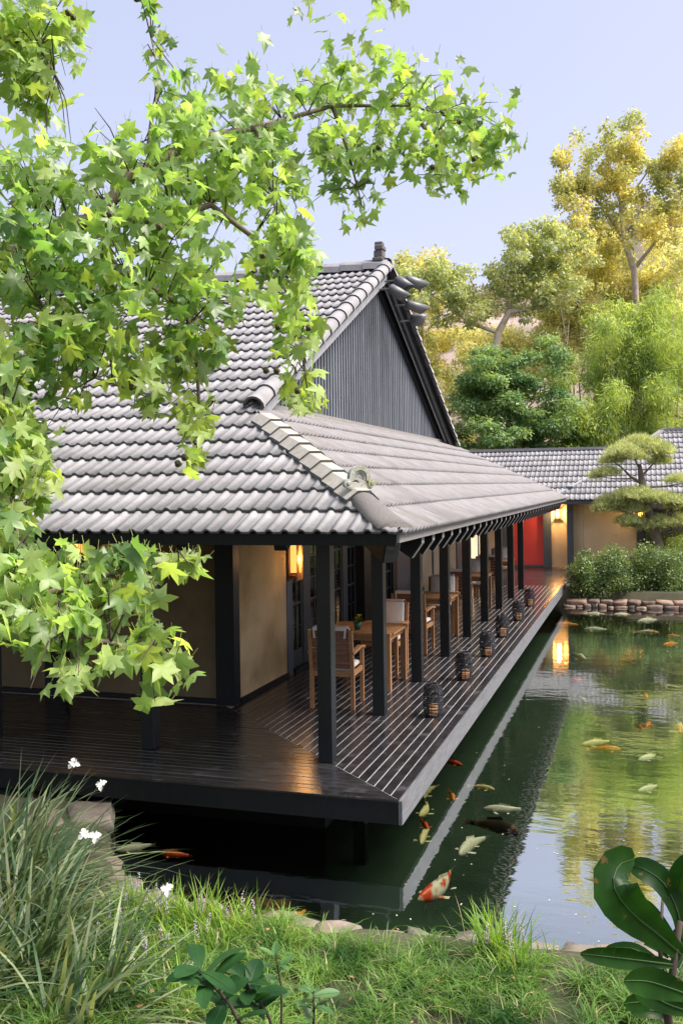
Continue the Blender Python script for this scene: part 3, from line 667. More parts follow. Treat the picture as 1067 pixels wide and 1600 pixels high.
# ------------------------------------------------------------------ wall lamps
def wall_lamp(P, face, W, H, label, n=6, energy=14, upright=True):
    """slatted lantern lamp on a wall; face is the direction it looks"""
    f = Vector(face); s = f.cross(UP).normalized()
    t = tag(empty('wall_lamp', P), label, 'lamp', 'lit wall lamps')
    b = MB(); b.bar(f*0.005-s*W*.5*0, f*0.02, W*1.05, H*1.15); b.build('back_plate', M_teakd, t)
    b = MB(); b.bar(f*0.075+UP*(-H*.36), f*0.075+UP*(H*.36), W*.7, 0.075, s); core = b.build('lit_core', M_glow, t)
    for i in range(n):
        o_ = s*((i/(n-1)-.5)*W)
        b = MB(); b.bar(f*0.14+o_-UP*H*.55, f*0.14+o_+UP*H*.5, 0.012, 0.014, s); b.build('slat', M_teak, t)
    for sg in (-1, 1):
        b = MB(); b.bar(s*sg*W*.5+f*.02+UP*(-H*.5), s*sg*W*.5+f*.135+UP*(-H*.5), 0.02, 0.02); b.bar(s*sg*W*.5+f*.02+UP*H*.45, s*sg*W*.5+f*.135+UP*H*.45, 0.02, 0.02); b.build('bracket', M_teakd, t)
    b = MB(); b.bar(f*.06-s*W*.5-UP*H*.45, f*.06+s*W*.5-UP*H*.45, 0.09, 0.025); b.build('base', M_teakd, t)
    ld = bpy.data.lights.new('lamp_light', 'POINT'); ld.energy = energy; ld.color = (1.0, 0.52, 0.18); ld.shadow_soft_size = 0.06
    lo = bpy.data.objects.new('lamp_light', ld); COL.objects.link(lo); lo.parent = t; lo.location = f*0.20
    return t
wall_lamp((XW+.016, 3.86, 1.60), (1, 0, 0), 0.20, 0.52, 'lit orange slatted lamp on the ochre wall behind the corner post', 7, 2.2)
wall_lamp((-3.92, YW+.094, 1.98), (0, -1, 0), 0.17, 0.5, 'lit orange slatted lamp on the shaded front wall, behind the tree leaves', 6, 2.5)
wall_lamp((0.40, YR-.004, 1.66), (0, -1, 0), 0.22, 0.34, 'lit yellow box lamp on the pale wall right of the red wall', 3, 16)
wall_lamp((2.80, 21.296, 1.72), (0, -1, 0), 0.16, 0.42, 'lit orange lamp half hidden behind the branches of the pine', 4, 5)

# ------------------------------------------------------------------ flood lamps on the gable peak
def flood(P, d, L, r, label):
    d = Vector(d).normalized(); t = tag(empty('flood_lamp', P), label, 'floodlight', 'flood lamps on the gable peak')
    n = 14; ref = d.cross(UP).normalized(); u = ref.cross(d); v = []; f = []
    for k, (s_, rr) in enumerate(((0, .55), (.08, .9), (.4, 1.0), (.72, 1.02))):
        for i in range(n):
            a = 2*math.pi*i/n; cut = (0.0 if k < 3 else (math.sin(a)*.5+.5)*L*0.32)
            v.append(d*(s_*L+cut)+(ref*math.cos(a)+u*math.sin(a))*r*rr)
    f = [(k*n+i, k*n+(i+1) % n, (k+1)*n+(i+1) % n, (k+1)*n+i) for k in range(3) for i in range(n)]+[tuple(range(n))]
    b = MB(); b.add(v, f); o = b.build('hood', M_metal, t, True)
    so_ = o.modifiers.new('thickness', 'SOLIDIFY'); so_.thickness = 0.006
    b = MB(); b.tube([d*(.45*L), d*(.47*L)], r*.93, 14); b.build('lens', M_lens, t)
    b = MB(); b.tube([d*(.1*L), d*(.05*L)+Vector((-.08, 0, -.02)), Vector((-.2, 0, -.03))], 0.018, 8); b.build('arm', M_metal, t)
    return t
flood((-1.28, YC-.55, z_ridge-.44), (.75, .25, -.5), .40, .095, 'leftmost grey flood lamp under the gable peak, tilted down')
flood((-1.25, YC-.15, z_ridge-.22), (.55, -.1, -.45), .34, .105, 'grey flood lamp facing the viewer in the middle of the gable peak cluster')
flood((-1.2, YC+.35, z_ridge-.12), (.8, .6, -.3), .46, .10, 'topmost long grey flood lamp under the ridge end, pointing right')
flood((-1.2, YC+.40, z_ridge-.56), (.8, .65, -.28), .46, .095, 'long grey flood lamp below the topmost one, pointing right')
flood((-1.2, YC+.75, z_ridge-.80), (.95, .3, -.05), .30, .12, 'lowest short grey flood lamp on the far rake of the gable')

# ------------------------------------------------------------------ dining furniture
def cushion(b, x0, x1, y0, y1, z0, z1, rr=0.02):
    b.box((x0, y0, z0), (x1, y1, z1))
def make_chair():
    """faces +y; back at y = 0"""
    t = empty('dining_chair')
    for sx in (-1, 1):
        b = MB(); b.bar((sx*.245, .05, 0), (sx*.245, .05, .46), .042, .045); b.bar((sx*.245, .05, .46), (sx*.245, -.02, .93), .042, .045); b.build('leg', M_teak, t)
        b = MB(); b.bar((sx*.245, .53, 0), (sx*.245, .53, .64), .042, .042); b.build('leg', M_teak, t)
        b = MB(); pts = [(sx*.25, -.0, .66), (sx*.252, .2, .67), (sx*.255, .4, .685), (sx*.255, .58, .655)]
        for p, q in zip(pts, pts[1:]): b.bar(p, q, .055, .03)
        b.build('armrest', M_teak, t)
        b = MB(); b.bar((sx*.245, .07, .41), (sx*.245, .51, .41), .025, .06); b.build('rail', M_teak, t)
    for y_ in (.06, .53):
        b = MB(); b.bar((-.22, y_, .41), (.22, y_, .41), .025, .06); b.build('rail', M_teak, t)
    for k in range(7):
        z = .50+k*.062; y = .05-(z-.46)*.149
        b = MB(); b.bar((-.223, y, z), (.223, y, z), .016, .05); b.build('back_slat', M_teakd, t)
    b = MB(); b.bar((-.223, -.018, .925), (.223, -.018, .925), .03, .05); b.build('top_rail', M_teakd, t)
    b = MB(); b.box((-.222, .07, .442), (.222, .55, .50)); b.build('seat_cushion', M_cush, t, True, bevel=0.018)
    b = MB(); v0 = Vector((0, .075, .50)); b.bar((0, .115, .50), (0, .045, .95), .44, .06, (0, 1, .15)); bc = b.build('back_cushion', M_cush, t, True, bevel=0.018)
    b = MB(); b.bar((-.2, -.045, .945), (.2, -.045, .945), .012, .035); b.bar((-.2, .02, .965), (.2, .02, .965), .13, .008)
    for sx in (-1, 1): b.bar((sx*.19, -.05, .94), (sx*.18, -.055, .84), .022, .006, (0, 1, 0))
    b.build('cushion_tie', M_cush, t)
    return t
def make_table():
    t = empty('dining_table'); w, l = 0.92, 0.92
    n = 11
    for k in range(n):
        x0 = -w/2+.045+k*(w-.09)/n; b = MB(); b.box((x0+.003, -l/2+.06, .715), (x0+(w-.09)/n-.003, l/2-.06, .735)); b.build('top_slat', M_teak, t)
    for sg in (-1, 1):
        b = MB(); b.box((-w/2, sg*l/2-.03 if sg > 0 else -l/2-.03, .71), (w/2, sg*l/2+.03+.0 if sg > 0 else -l/2+.055, .737)); b.build('top_border', M_teak, t)
        b = MB(); b.box((sg*w/2-.02, -l/2+.057, .71), (sg*w/2+.022, l/2-.034, .737)); b.build('top_border', M_teak, t)
        b = MB(); b.box((-w/2+.08, sg*(l/2-.06)-.012, .63), (w/2-.08, sg*(l/2-.06)+.012, .708)); b.build('apron', M_teak, t)
        b = MB(); b.box((sg*(w/2-.05)-.012, -l/2+.1, .63), (sg*(w/2-.05)+.012, l/2-.1, .708)); b.build('apron', M_teak, t)
        for s2 in (-1, 1):
            b = MB(); b.box((sg*(w/2-.05)-.035, s2*(l/2-.05)-.035, 0), (sg*(w/2-.05)+.035, s2*(l/2-.05)+.035, .709)); b.build('leg', M_teak, t)
    return t
chair0, table0 = make_chair(), make_table()
names = ['nearest the corner post', 'second along the veranda', 'third along the veranda', 'farthest along the veranda']
near_l = ['teak armchair seen from behind, nearest the corner post', 'teak armchair seen from behind beside the second veranda table', 'teak armchair seen from behind beside the third veranda table', 'teak armchair seen from behind beside the farthest veranda table']
far_l = ['armchair with pale back cushion facing us across the nearest table', 'armchair with pale back cushion facing us across the second table', 'armchair with pale back cushion facing us across the third table', 'armchair with pale back cushion facing us across the farthest table']
tab_l = ['slatted teak table nearest the corner post with a green flower pot', 'slatted teak table second along the veranda with yellow flowers', 'slatted teak table third along the veranda', 'slatted teak table farthest along the veranda']
for k in range(4):
    y = 1.98+3.85*k
    a = chair0 if k == 0 else copy_tree(chair0)
    a.location = (-.60+.02*k, y, 0.002); a.rotation_euler[2] = R((3, -2, 4, 0)[k]); tag(a, near_l[k], 'chair', 'teak dining armchairs')
    c_ = copy_tree(chair0); c_.location = (-.58, y+2.72, 0.002); c_.rotation_euler[2] = R(180+(-3, 2, 1, 3)[k]); tag(c_, far_l[k], 'chair', 'teak dining armchairs')
    t_ = table0 if k == 0 else copy_tree(table0)
    t_.location = (-.62, y+1.55, 0.002); tag(t_, tab_l[k], 'table', 'teak dining tables')
M_pot = mat('green glazed pot', (0.015, 0.09, 0.06), (0.03, 0.13, 0.09), 9, 0.25)
M_petal = mat('yellow petal', (0.75, 0.5, 0.04), (0.8, 0.62, 0.08), 9, 0.6)
M_potleaf = leafmat('pot plant leaf', (0.06, 0.13, 0.02), (0.12, 0.22, 0.03))
def pot(P, label, nfl):
    t = tag(empty('flower_pot', P), label, 'flower pot')
    b = MB(); b.lathe([(.035, 0), (.048, .05), (.055, .1), (.05, .1), (.044, .085)], 14); b.build('pot', M_pot, t, True)
    b = MB(); rr = random.Random(nfl)
    for i in range(26):
        a = rr.uniform(0, 6.28); l = rr.uniform(.06, .12); e_ = rr.uniform(.5, 1.2)
        p = Vector((0, 0, .09)); d = Vector((math.cos(a)*math.cos(e_), math.sin(a)*math.cos(e_), math.sin(e_))); s_ = d.cross(UP).normalized()*.012
        b.add([p, p+d*l*.5+s_, p+d*l, p+d*l*.5-s_], [(0, 1, 2, 3)])
    b.build('leaves', M_potleaf, t)
    for i in range(nfl):
        a = rr.uniform(0, 6.28); r_ = rr.uniform(0.01, .055); c = Vector((math.cos(a)*r_, math.sin(a)*r_, rr.uniform(.14, .2)))
        b = MB(); v = [c+Vector((0, 0, -.012))]
        for j in range(10):
            aj = j*.6283; q = .022 if j % 2 == 0 else .012; v.append(c+Vector((math.cos(aj)*q, math.sin(aj)*q, .004)))
        b.add(v, [(0, j+1, (j+1) % 10+1) for j in range(10)]); b.build('flower', M_petal, t)
    return t
pot((-.66, 3.30, .74), 'small green pot of yellow-green flowers on the nearest table', 5)
pot((-.68, 7.25, .74), 'pot of bright yellow flowers on the second table', 9)

# ------------------------------------------------------------------ wire lanterns on the deck
M_candle_lit = glow('lit wax candle', (0.85, 0.42, 0.18), 0.10)
def make_lantern():
    t = empty('wire_lantern')
    prof = [(.070, .012), (.090, .03), (.101, .06), (.105, .10), (.106, .17), (.105, .24), (.100, .285), (.085, .315), (.062, .33)]
    def rad(z):
        for (r0, z0), (r1, z1) in zip(prof, prof[1:]):
            if z <= z1: return r0+(r1-r0)*(z-z0)/(z1-z0)
        return prof[-1][0]
    b = MB(); rr = random.Random(3); z = .014
    while z < .328:
        r_ = rad(z); ph = rr.uniform(0, 6.28); tl = rr.uniform(-.010, .010)
        pts = [(math.cos(a)*r_, math.sin(a)*r_, z+tl*math.cos(a+ph)) for a in [i*2*math.pi/18 for i in range(19)]]
        b.tube(pts, .0027, 3, False); z += .0056
    b.build('wire_weave', M_wire, t)
    for k in range(8):
        a = k*math.pi/4; b = MB(); b.tube([(math.cos(a)*r_*.99, math.sin(a)*r_*.99, z) for r_, z in prof], .0035, 4); b.build('upright', M_wire, t)
    b = MB(); b.lathe([(.0, .0), (.085, 0), (.085, .012), (0, .012)], 18); b.build('base', M_wire, t)
    b = MB(); pts = [(math.cos(a)*.062, math.sin(a)*.062, .332) for a in [i*2*math.pi/16 for i in range(17)]]; b.tube(pts, .006, 5, False); b.build('rim', M_wire, t)
    b = MB(); b.lathe([(.0, .0), (.045, 0), (.045, .115), (.036, .118), (.0, .110)], 14, (0.01, -.02, .012)); b.build('candle', M_candle_lit, t, True)
    b = MB(); b.tube([(.06, 0, .33), (.035, -.02, .352), (-.02, -.03, .362), (-.075, -.015, .365), (-.10, 0, .355), (-.075, .015, .35), (-.06, 0, .332)], .0055, 6); b.build('handle', M_wire, t)
    return t
lan = make_lantern()
ll = ['nearest and largest black wire lantern on the deck', 'second nearest black wire lantern with a loop handle on the deck', 'third black wire lantern along the deck edge', 'fourth black wire lantern along the deck edge', 'fifth black wire lantern along the deck edge', 'farthest black wire lantern near the far end of the deck']
for k, (x, y) in enumerate(((.60, 1.98), (.58, 4.07), (.61, 5.9), (.575, 7.8), (.60, 9.85), (.57, 12.05))):
    o = lan if k == 0 else copy_tree(lan); o.scale = (1.08, 1.08, 1.08); o.location = (x, y, .0025); o.rotation_euler[2] = (.0, 1.1, .5, 2.0, .3, 1.7)[k]; tag(o, ll[k], 'lantern', 'wire lanterns along the deck edge')

# ------------------------------------------------------------------ rain chain on the far wing
rc_ = tag(empty('rain_chain', (1.22, BEY-.02, BEZ-.02)), 'thin dark rain chain hanging from the eave of the far wing', 'rain chain')
for k in range(40):
    b = MB(); z = -.06-k*.05; b.tube([(0.012*math.cos(a), 0, z+.03*math.sin(a)) if k % 2 else (0, .012*math.cos(a), z+.03*math.sin(a)) for a in [i*math.pi/4 for i in range(9)]], .004, 4, False); b.build('link', M_metal, rc_)
b = MB(); b.tube([(0, .02, .0), (0, 0, -.04)], .012, 6); b.build('hook', M_metal, rc_)

# ------------------------------------------------------------------ koi
def koimat(name, c1, c2=None, sc_=7, th=0.5):
    mt = bpy.data.materials.new(name); mt.use_nodes = True; N = mt.node_tree.nodes; L = mt.node_tree.links; p = N['Principled BSDF']; p.inputs['Roughness'].default_value = .35
    p.inputs['Base Color'].default_value = (*c1, 1)
    if c2:
        tc = N.new('ShaderNodeTexCoord'); nz = N.new('ShaderNodeTexNoise'); nz.inputs['Scale'].default_value = sc_; nz.inputs['Detail'].default_value = 2; L.new(tc.outputs['Object'], nz.inputs['Vector'])
        mr = N.new('ShaderNodeMapRange'); mr.inputs[1].default_value = th-.03; mr.inputs[2].default_value = th+.03; L.new(nz.outputs['Fac'], mr.inputs[0])
        mx = N.new('ShaderNodeMix'); mx.data_type = 'RGBA'; L.new(mr.outputs[0], mx.inputs[0]); mx.inputs[6].default_value = (*c1, 1); mx.inputs[7].default_value = (*c2, 1); L.new(mx.outputs[2], p.inputs['Base Color'])
    return mt
K = dict(white=koimat('koi white', (.88, .86, .76)), yellow=koimat('koi pale yellow', (.85, .78, .42)), orange=koimat('koi orange', (.9, .30, .05)), red=koimat('koi red', (.85, .13, .04)),
         kohaku=koimat('koi red and white', (.9, .86, .76), (.85, .09, .03), 6, .53), dark=koimat('koi dark brown', (.05, .035, .025), (.35, .14, .05), 4, .56), mixed=koimat('koi white and orange', (.9, .86, .76), (.9, .32, .06), 5, .52))
def koi(hx, hy, tx, ty, col, label, depth=0.0, bend=0.0):
    Hd = Vector((hx, hy)); T = Vector((tx, ty)); L_ = (Hd-T).length; L_ = min(max(L_, .30), .68)
    c = (Hd+T)/2; d = (Hd-T).normalized()
    b = MB(); n = 10; secs = [(0.0, .012, .014), (.05, .045, .05), (.14, .075, .085), (.28, .092, .11), (.42, .088, .108), (.56, .07, .088), (.70, .045, .062), (.80, .026, .044), (.86, .02, .04)]
    def axis(s_): return Vector(((.5-s_)*L_, bend*L_*math.sin(s_*3.2)*.22, 0))
    V = []
    for s_, w_, h_ in secs:
        p = axis(s_)
        for i in range(n):
            a = 2*math.pi*i/n; V.append(p+Vector((0, math.cos(a)*w_*L_, math.sin(a)*h_*L_)))
    F = [(j*n+i, j*n+(i+1) % n, (j+1)*n+(i+1) % n, (j+1)*n+i) for j in range(len(secs)-1) for i in range(n)]+[tuple(range(n)), tuple((len(secs)-1)*n+i for i in range(n))]
    V = [Vector((q.x, q.y*.78, q.z)) for q in V]; b.add(V, F)
    p = axis(.85); q = axis(1.0)
    b.add([p+Vector((0, 0, .02*L_)), q+Vector((0, .055*L_, .05*L_)), q+Vector((.045*L_, 0.0, 0)), q+Vector((0, -.055*L_, -.05*L_)), p-Vector((0, 0, .02*L_))], [(0, 1, 2), (0, 2, 4), (2, 3, 4)])   # tail
    for sg in (-1, 1):                                                                                   # pectoral and pelvic fins
        p = axis(.22)+Vector((0, sg*.08*L_, -.03*L_)); b.add([p, p+Vector((-.05*L_, sg*.11*L_, -.01*L_)), p+Vector((-.12*L_, sg*.10*L_, -.01*L_)), p+Vector((-.06*L_, 0, 0))], [(0, 1, 2, 3)])
        p = axis(.52)+Vector((0, sg*.07*L_, -.04*L_)); b.add([p, p+Vector((-.05*L_, sg*.05*L_, 0)), p+Vector((-.09*L_, sg*.04*L_, 0)), p+Vector((-.05*L_, 0, 0))], [(0, 1, 2, 3)])
    a_, e_ = axis(.34), axis(.62); b.add([a_+Vector((0, 0, .10*L_)), a_+Vector((-.03*L_, 0, .16*L_)), e_+Vector((0, 0, .11*L_)), e_+Vector((0, 0, .07*L_))], [(0, 1, 2, 3)])
    o = b.build('koi', K[col], None, True)
    o.location = (c.x, c.y, WATER_Z-.125*L_*1.0-.03-depth); o.rotation_euler[2] = math.atan2(d.y, d.x)
    return tag(o, label, 'koi fish', 'koi swimming in the pond')
KOI = [(1.19, -1.47, 1.33, -.78, 'kohaku', 'red and white patched koi, nearest in the dark water by the near bank', .5), (1.34, -.53, 1.53, -.02, 'white', 'white koi just below the big dark koi beside the deck', -.4),
 (1.79, .14, 1.22, .30, 'dark', 'large dark brown koi reaching the edge of the bright reflection', .5), (1.36, .64, 1.77, .75, 'white', 'long pale koi lying above the big dark koi', .3),
 (1.36, 1.22, 1.13, 1.26, 'yellow', 'slim yellowish koi right of the deck reflection stripe', .2), (1.05, .78, .93, 1.10, 'orange', 'small orange koi on the deck reflection stripe', .2),
 (.74, .82, .80, 1.24, 'yellow', 'greenish yellow koi half under the deck edge near its corner', -.7), (.81, .30, .75, .76, 'yellow', 'pale yellow koi right beside the deck corner', .6),
 (.97, -.07, .84, .18, 'red', 'small red koi below the deck corner', .1), (.98, -.41, .98, .01, 'yellow', 'pale koi under the small red one by the deck corner', -.2),
 (.87, 2.01, .70, 2.09, 'red', 'dim red koi in the shade under the deck edge', .1), (.38, -2.24, .46, -1.91, 'orange', 'golden orange koi against the near rim stones', .3),
 (-1.10, -1.24, -.82, -1.22, 'red', 'dim red koi in the black water under the front deck', .1), (-1.53, -1.27, -1.26, -1.03, 'white', 'faint grey koi left of the red one under the front deck', .3),
 (1.51, 15.16, 2.05, 15.33, 'white', 'leftmost white koi below the far stone wall', .1), (2.18, 15.13, 2.62, 15.31, 'white', 'second white koi below the far stone wall', .1),
 (2.96, 15.95, 2.53, 15.78, 'white', 'white koi touching the foot of the far stone wall', .1), (2.73, 14.26, 3.22, 14.75, 'white', 'broad white koi below the right end of the stone wall', .3),
 (1.64, 12.74, 2.19, 12.81, 'white', 'slim white koi right of the lamp reflection top', .2), (3.18, 12.54, 2.66, 12.58, 'mixed', 'long orange and white koi at far right', .1),
 (3.30, 12.02, 3.64, 12.01, 'orange', 'orange koi cut by the right picture edge', .1), (3.21, 10.89, 3.55, 11.28, 'orange', 'orange koi just below the one at the right edge', .1),
 (1.86, 9.16, 1.57, 9.72, 'white', 'short white koi slanting right of the lamp reflection', .1), (2.48, 9.68, 2.62, 9.43, 'orange', 'round orange koi in mid pond', .1),
 (2.49, 8.96, 2.65, 8.85, 'orange', 'small orange koi under the round orange one', .1), (3.14, 6.97, 3.43, 6.81, 'white', 'white koi at right, below the far orange ones', .3),
 (1.72, 6.99, 2.01, 7.06, 'red', 'red orange koi at the foot of the lamp reflection', .1), (2.84, 4.10, 2.72, 4.39, 'red', 'left of the two red koi swimming side by side', .2),
 (2.94, 4.53, 2.88, 4.15, 'red', 'right of the two red koi swimming side by side', .2), (3.29, 4.14, 3.25, 4.96, 'mixed', 'white and orange koi at right, level with the two red koi', .2),
 (2.14, 3.24, 2.50, 3.52, 'yellow', 'pale koi directly above the long orange koi', .1), (2.60, 3.12, 2.20, 3.05, 'orange', 'long orange koi crossing the green tree reflection', .1),
 (2.79, 2.71, 3.00, 3.02, 'white', 'white koi slanting right of the long orange koi', .3), (2.79, 1.55, 3.00, 1.84, 'white', 'faint white koi near the bright cloudy reflection at right', .3),
 (2.06, 5.56, 1.92, 5.89, 'mixed', 'white koi with a pink head below the lamp reflection', .1), (2.90, 6.03, 2.84, 6.44, 'orange', 'dull orange koi pointing down in mid pond at right', .1), (.99, 13.35, 1.55, 13.42, 'orange', 'orange koi beside the far deck edge', .1)]
for a in KOI: koi(*a[:4], a[4], a[5], 0.0, a[6])

# ------------------------------------------------------------------ stones
def stone_mesh(seed, sx, sy, sz, flat=0.35, cuts=3):
    bm = bmesh.new(); bmesh.ops.create_cube(bm, size=2.0); bmesh.ops.subdivide_edges(bm, edges=bm.edges[:], cuts=cuts, use_grid_fill=True)
    rr = np.random.default_rng(seed); ph = rr.uniform(0, 6.28, 6)
    for v in bm.verts:
        p = v.co; r_ = p.length; q = p.normalized()*1.15; p = p.lerp(q, flat)
        k = 1+0.10*math.sin(p.x*2.3+ph[0])*math.cos(p.y*2.9+ph[1])+0.06*math.sin(p.z*4+ph[2]+p.x*3)+0.04*math.sin(p.y*7+ph[3])
        p = p*k; v.co = Vector((p.x*sx+p.y*.08*sx*math.sin(ph[4]), p.y*sy, p.z*sz))
    me = bpy.data.meshes.new('stone'); bm.to_mesh(me); bm.free(); me.polygons.foreach_set('use_smooth', [True]*len(me.polygons)); return me
rim = tag(empty('stone_edging'), 'row of weathered flat stones edging the near bank of the pond', 'stone edging')
rx = [(-.42, -2.58, .20), (-.1, -2.68, .17), (.22, -2.68, .18), (.56, -2.66, .22), (.93, -2.69, .17), (1.22, -2.68, .145), (1.51, -2.66, .15), (1.82, -2.63, .17), (2.17, -2.58, .19), (2.55, -2.53, .2), (2.95, -2.48, .2), (3.35, -2.44, .2)]
for k, (x, y, w_) in enumerate(rx):
    me = stone_mesh(k+10, w_, .17, .12, .30); me.materials.append(M_stone); o = link('rim_stone', me, rim); o.location = (x, y, -.43+.02*math.sin(k*2.1)); o.rotation_euler[2] = .1*math.sin(k*1.7)
for k, (x, y, z, a, b_, c) in enumerate(((-1.86, -1.12, -.34, .20, .26, .085), (-2.2, -1.5, -.37, .26, .26, .09), (-1.85, -1.75, -.45, .22, .2, .09), (-1.3, -2.1, -.45, .26, .2, .11), (-.9, -2.4, -.45, .22, .18, .11))):
    me = stone_mesh(k+40, a, b_, c, .32); me.materials.append(M_stone); o = link('bank_stone', me, None); o.location = (x, y, z); o.rotation_euler = (0.05, -.06, .5+.3*k)
    tag(o, ['broad flat stone poking out under the left end of the deck', 'large stone behind the flag leaves at left', 'sloping stone in the flag leaves beside the dark water', 'low stone between the flag leaves and the grass', 'small stone at the left end of the pond rim'][k], 'stone', 'loose bank stones')
wallst = tag(empty('stone_wall'), 'low wall of reddish stacked stones at the far pond edge below the hedge', 'stone wall')
rr = random.Random(5)
for row in range(2):
    x = .98+row*.06
    while x < 7.5:
        w_ = rr.uniform(.11, .27) if row else rr.uniform(.07, .2)
        hgt = rr.uniform(.04, .07)
        me = stone_mesh(rr.randrange(9999), w_, .16, hgt+.012, .26, 2); me.materials.append(M_stone_red)
        o = link('wall_stone', me, wallst); o.location = (x+w_, 15.86+rr.uniform(-.03, .03)+.05*row, -.47+row*.115+rr.uniform(-.02, .02)); o.rotation_euler = (rr.uniform(-.1, .1), rr.uniform(-.12, .12), rr.uniform(-.14, .14)); x += 2*w_+.012
# ------------------------------------------------------------------ foliage builders
def frames(nrm):
    """two unit vectors spanning the plane of each normal"""
    a = np.where(np.abs(nrm[:, 2:3]) < .9, np.array([[0, 0, 1.0]]), np.array([[1.0, 0, 0]]))
    u = np.cross(a, nrm); u /= np.linalg.norm(u, axis=1, keepdims=True)+1e-9
    return u, np.cross(nrm, u)
def unit(v): return v/(np.linalg.norm(v, axis=1, keepdims=True)+1e-9)
def rhombs(P, N_, size, asp=0.5, rng=RNG, tipdir=None, fold=0.0):
    """leaf-sized rhombic faces at P; returns V, F"""
    n = len(P); N_ = unit(N_)
    if tipdir is None:
        u, v = frames(N_); a = rng.uniform(0, 2*np.pi, (n, 1)); d = u*np.cos(a)+v*np.sin(a)
    else:
        d = unit(tipdir-N_*np.sum(tipdir*N_, 1, keepdims=True))
    s = np.cross(N_, d); L_ = (size*rng.uniform(.65, 1.3, n))[:, None] if np.ndim(size) == 0 else size[:, None]
    V = np.stack([P, P+d*L_*.45+s*L_*asp*.5, P+d*L_, P+d*L_*.45-s*L_*asp*.5], 1).reshape(-1, 3)
    F = np.arange(4*n).reshape(-1, 4); return V, F
def clump_points(cl, n, rng=RNG, shell=0.35):
    """points in a set of ellipsoids, more of them towards the outside; cl rows: x y z rx ry rz"""
    cl = np.asarray(cl, float); vol = (cl[:, 3]*cl[:, 4]*cl[:, 5])**(2/3.); k = rng.choice(len(cl), n, p=vol/vol.sum())
    d = unit(rng.normal(size=(n, 3))); r_ = rng.uniform(shell, 1, (n, 1))**.6; r_ *= 1+.22*rng.normal(size=(n, 1))
    return cl[k, :3]+d*cl[k, 3:6]*r_, d
def tree_obj(name, label, cat, base, trunk, branches, cl, n, size, asp, m_leaf, m_bark, group=None, up=.35, droop=0.0, crown='crown', shell=.35):
    t = tag(empty(name, base), label, cat, group)
    B = Vector(base)
    if trunk:
        b = MB(); b.tube([Vector(p)-B for p, r_ in trunk], [r_ for p, r_ in trunk], 9); b.build('trunk', m_bark, t, True)
    for br in branches:
        b = MB(); b.tube([Vector(p)-B for p, r_ in br], [r_ for p, r_ in br], 6); b.build('branch', m_bark, t, True)
    P, d = clump_points(cl, n, shell=shell)
    nr = d*.5+RNG.normal(size=d.shape)*.55+np.array([[0, 0, up]])
    td = None
    if droop: td = RNG.normal(size=d.shape)*.5+np.array([[0, 0, -droop]])+d*.4
    V, F = rhombs(P-np.array(B), nr, size, asp, tipdir=td)
    o = link(crown, np_mesh(crown, V, F, m_leaf), t); tag(o, kind='stuff')
    return t
def pcl(rows):
    """ellipsoids given as picture place, distance, picture radii, depth radius"""
    out = []
    for u, v, d, ru, rv, rd in rows:
        p = at(u, v, d); out.append((p.x, p.y, p.z, max(ru*d/1506, .02), rd, max(rv*d/1506, .02)))
    return out
def P_(u, v, d): return tuple(at(u, v, d))

L_maple = leafmat('maple leaf', (0.07, 0.16, 0.065), (0.28, 0.40, 0.16), .9, .35, rough=.5, c3=None)
L_bamboo = leafmat('bamboo leaf', (0.20, 0.30, 0.085), (0.42, 0.52, 0.18), .8, .42)
L_olive = leafmat('grey green leaf', (0.26, 0.33, 0.17), (0.46, 0.51, 0.29), .6, .42)
L_gold = leafmat('golden leaf', (0.62, 0.63, 0.32), (0.88, 0.86, 0.52), .35, .5, tc=(1.25, 1.15, .6))
L_goldgreen = leafmat('golden green leaf', (0.34, 0.41, 0.19), (0.80, 0.74, 0.34), .30, .5, tc=(1.3, 1.2, .6))
L_pale = leafmat('pale sunlit leaf', (0.50, 0.54, 0.30), (0.80, 0.80, 0.50), .3, .5, tc=(1.2, 1.15, .7))
L_hedge = leafmat('hedge leaf', (0.05, 0.10, 0.03), (0.19, 0.27, 0.08), 3.0, .3, rough=.4, spec=.5)
L_pine = leafmat('pine needle', (0.26, 0.33, 0.14), (0.58, 0.62, 0.36), 7.0, .3)
L_scrub = leafmat('hill scrub', (0.13, 0.14, 0.07), (0.26, 0.23, 0.12), .05, .2)

# ---- trees behind the far wing
rg = np.random.default_rng(11)
def multi(rows, per, spread, d_sd=1.2, rmin=14, rmax=30, flat=.75):
    """break big crown lobes into many small clumps"""
    out = []
    for u, v, d, ru, rv, rd in rows:
        for k in range(per):
            a = rg.uniform(0, 6.28); r_ = math.sqrt(rg.uniform(0, 1)); q = rg.uniform(rmin, rmax)
            out.append((u+math.cos(a)*r_*ru*spread, v+math.sin(a)*r_*rv*spread, d+rg.normal()*d_sd, q, q*flat, q*d/1506*1.1))
    return pcl(out)
tree_obj('maple_tree', 'rounded dark green layered tree behind the low wing, left of the bamboo', 'tree', P_(790, 770, 37), [(P_(790, 770, 37), .16), (P_(785, 690, 37), .12), (P_(775, 620, 37), .07)],
         [[(P_(786, 690, 37), .07), (P_(740, 640, 37), .03)], [(P_(784, 680, 37), .07), (P_(840, 620, 37), .03)]],
         multi([(740, 660, 36.5, 52, 60, 1.5), (790, 640, 37, 55, 70, 1.5), (835, 600, 37.5, 50, 70, 1.5), (850, 665, 37, 45, 55, 1.5), (770, 590, 37, 40, 40, 1)], 24, 1.1, .8, 14, 26, .5),
         42000, .16, .42, L_maple, M_bark, 'trees behind the far wing', up=.7, droop=.4)
bt = []
for k in range(13):
    u = 885+k*15; bt.append([(P_(u, 770, 39), .035), (P_(u+rg.uniform(-12, 12), 600, 39+rg.uniform(-1, 1)), .028), (P_(u+rg.uniform(-25, 25), 500+rg.uniform(-20, 40), 39), .012)])
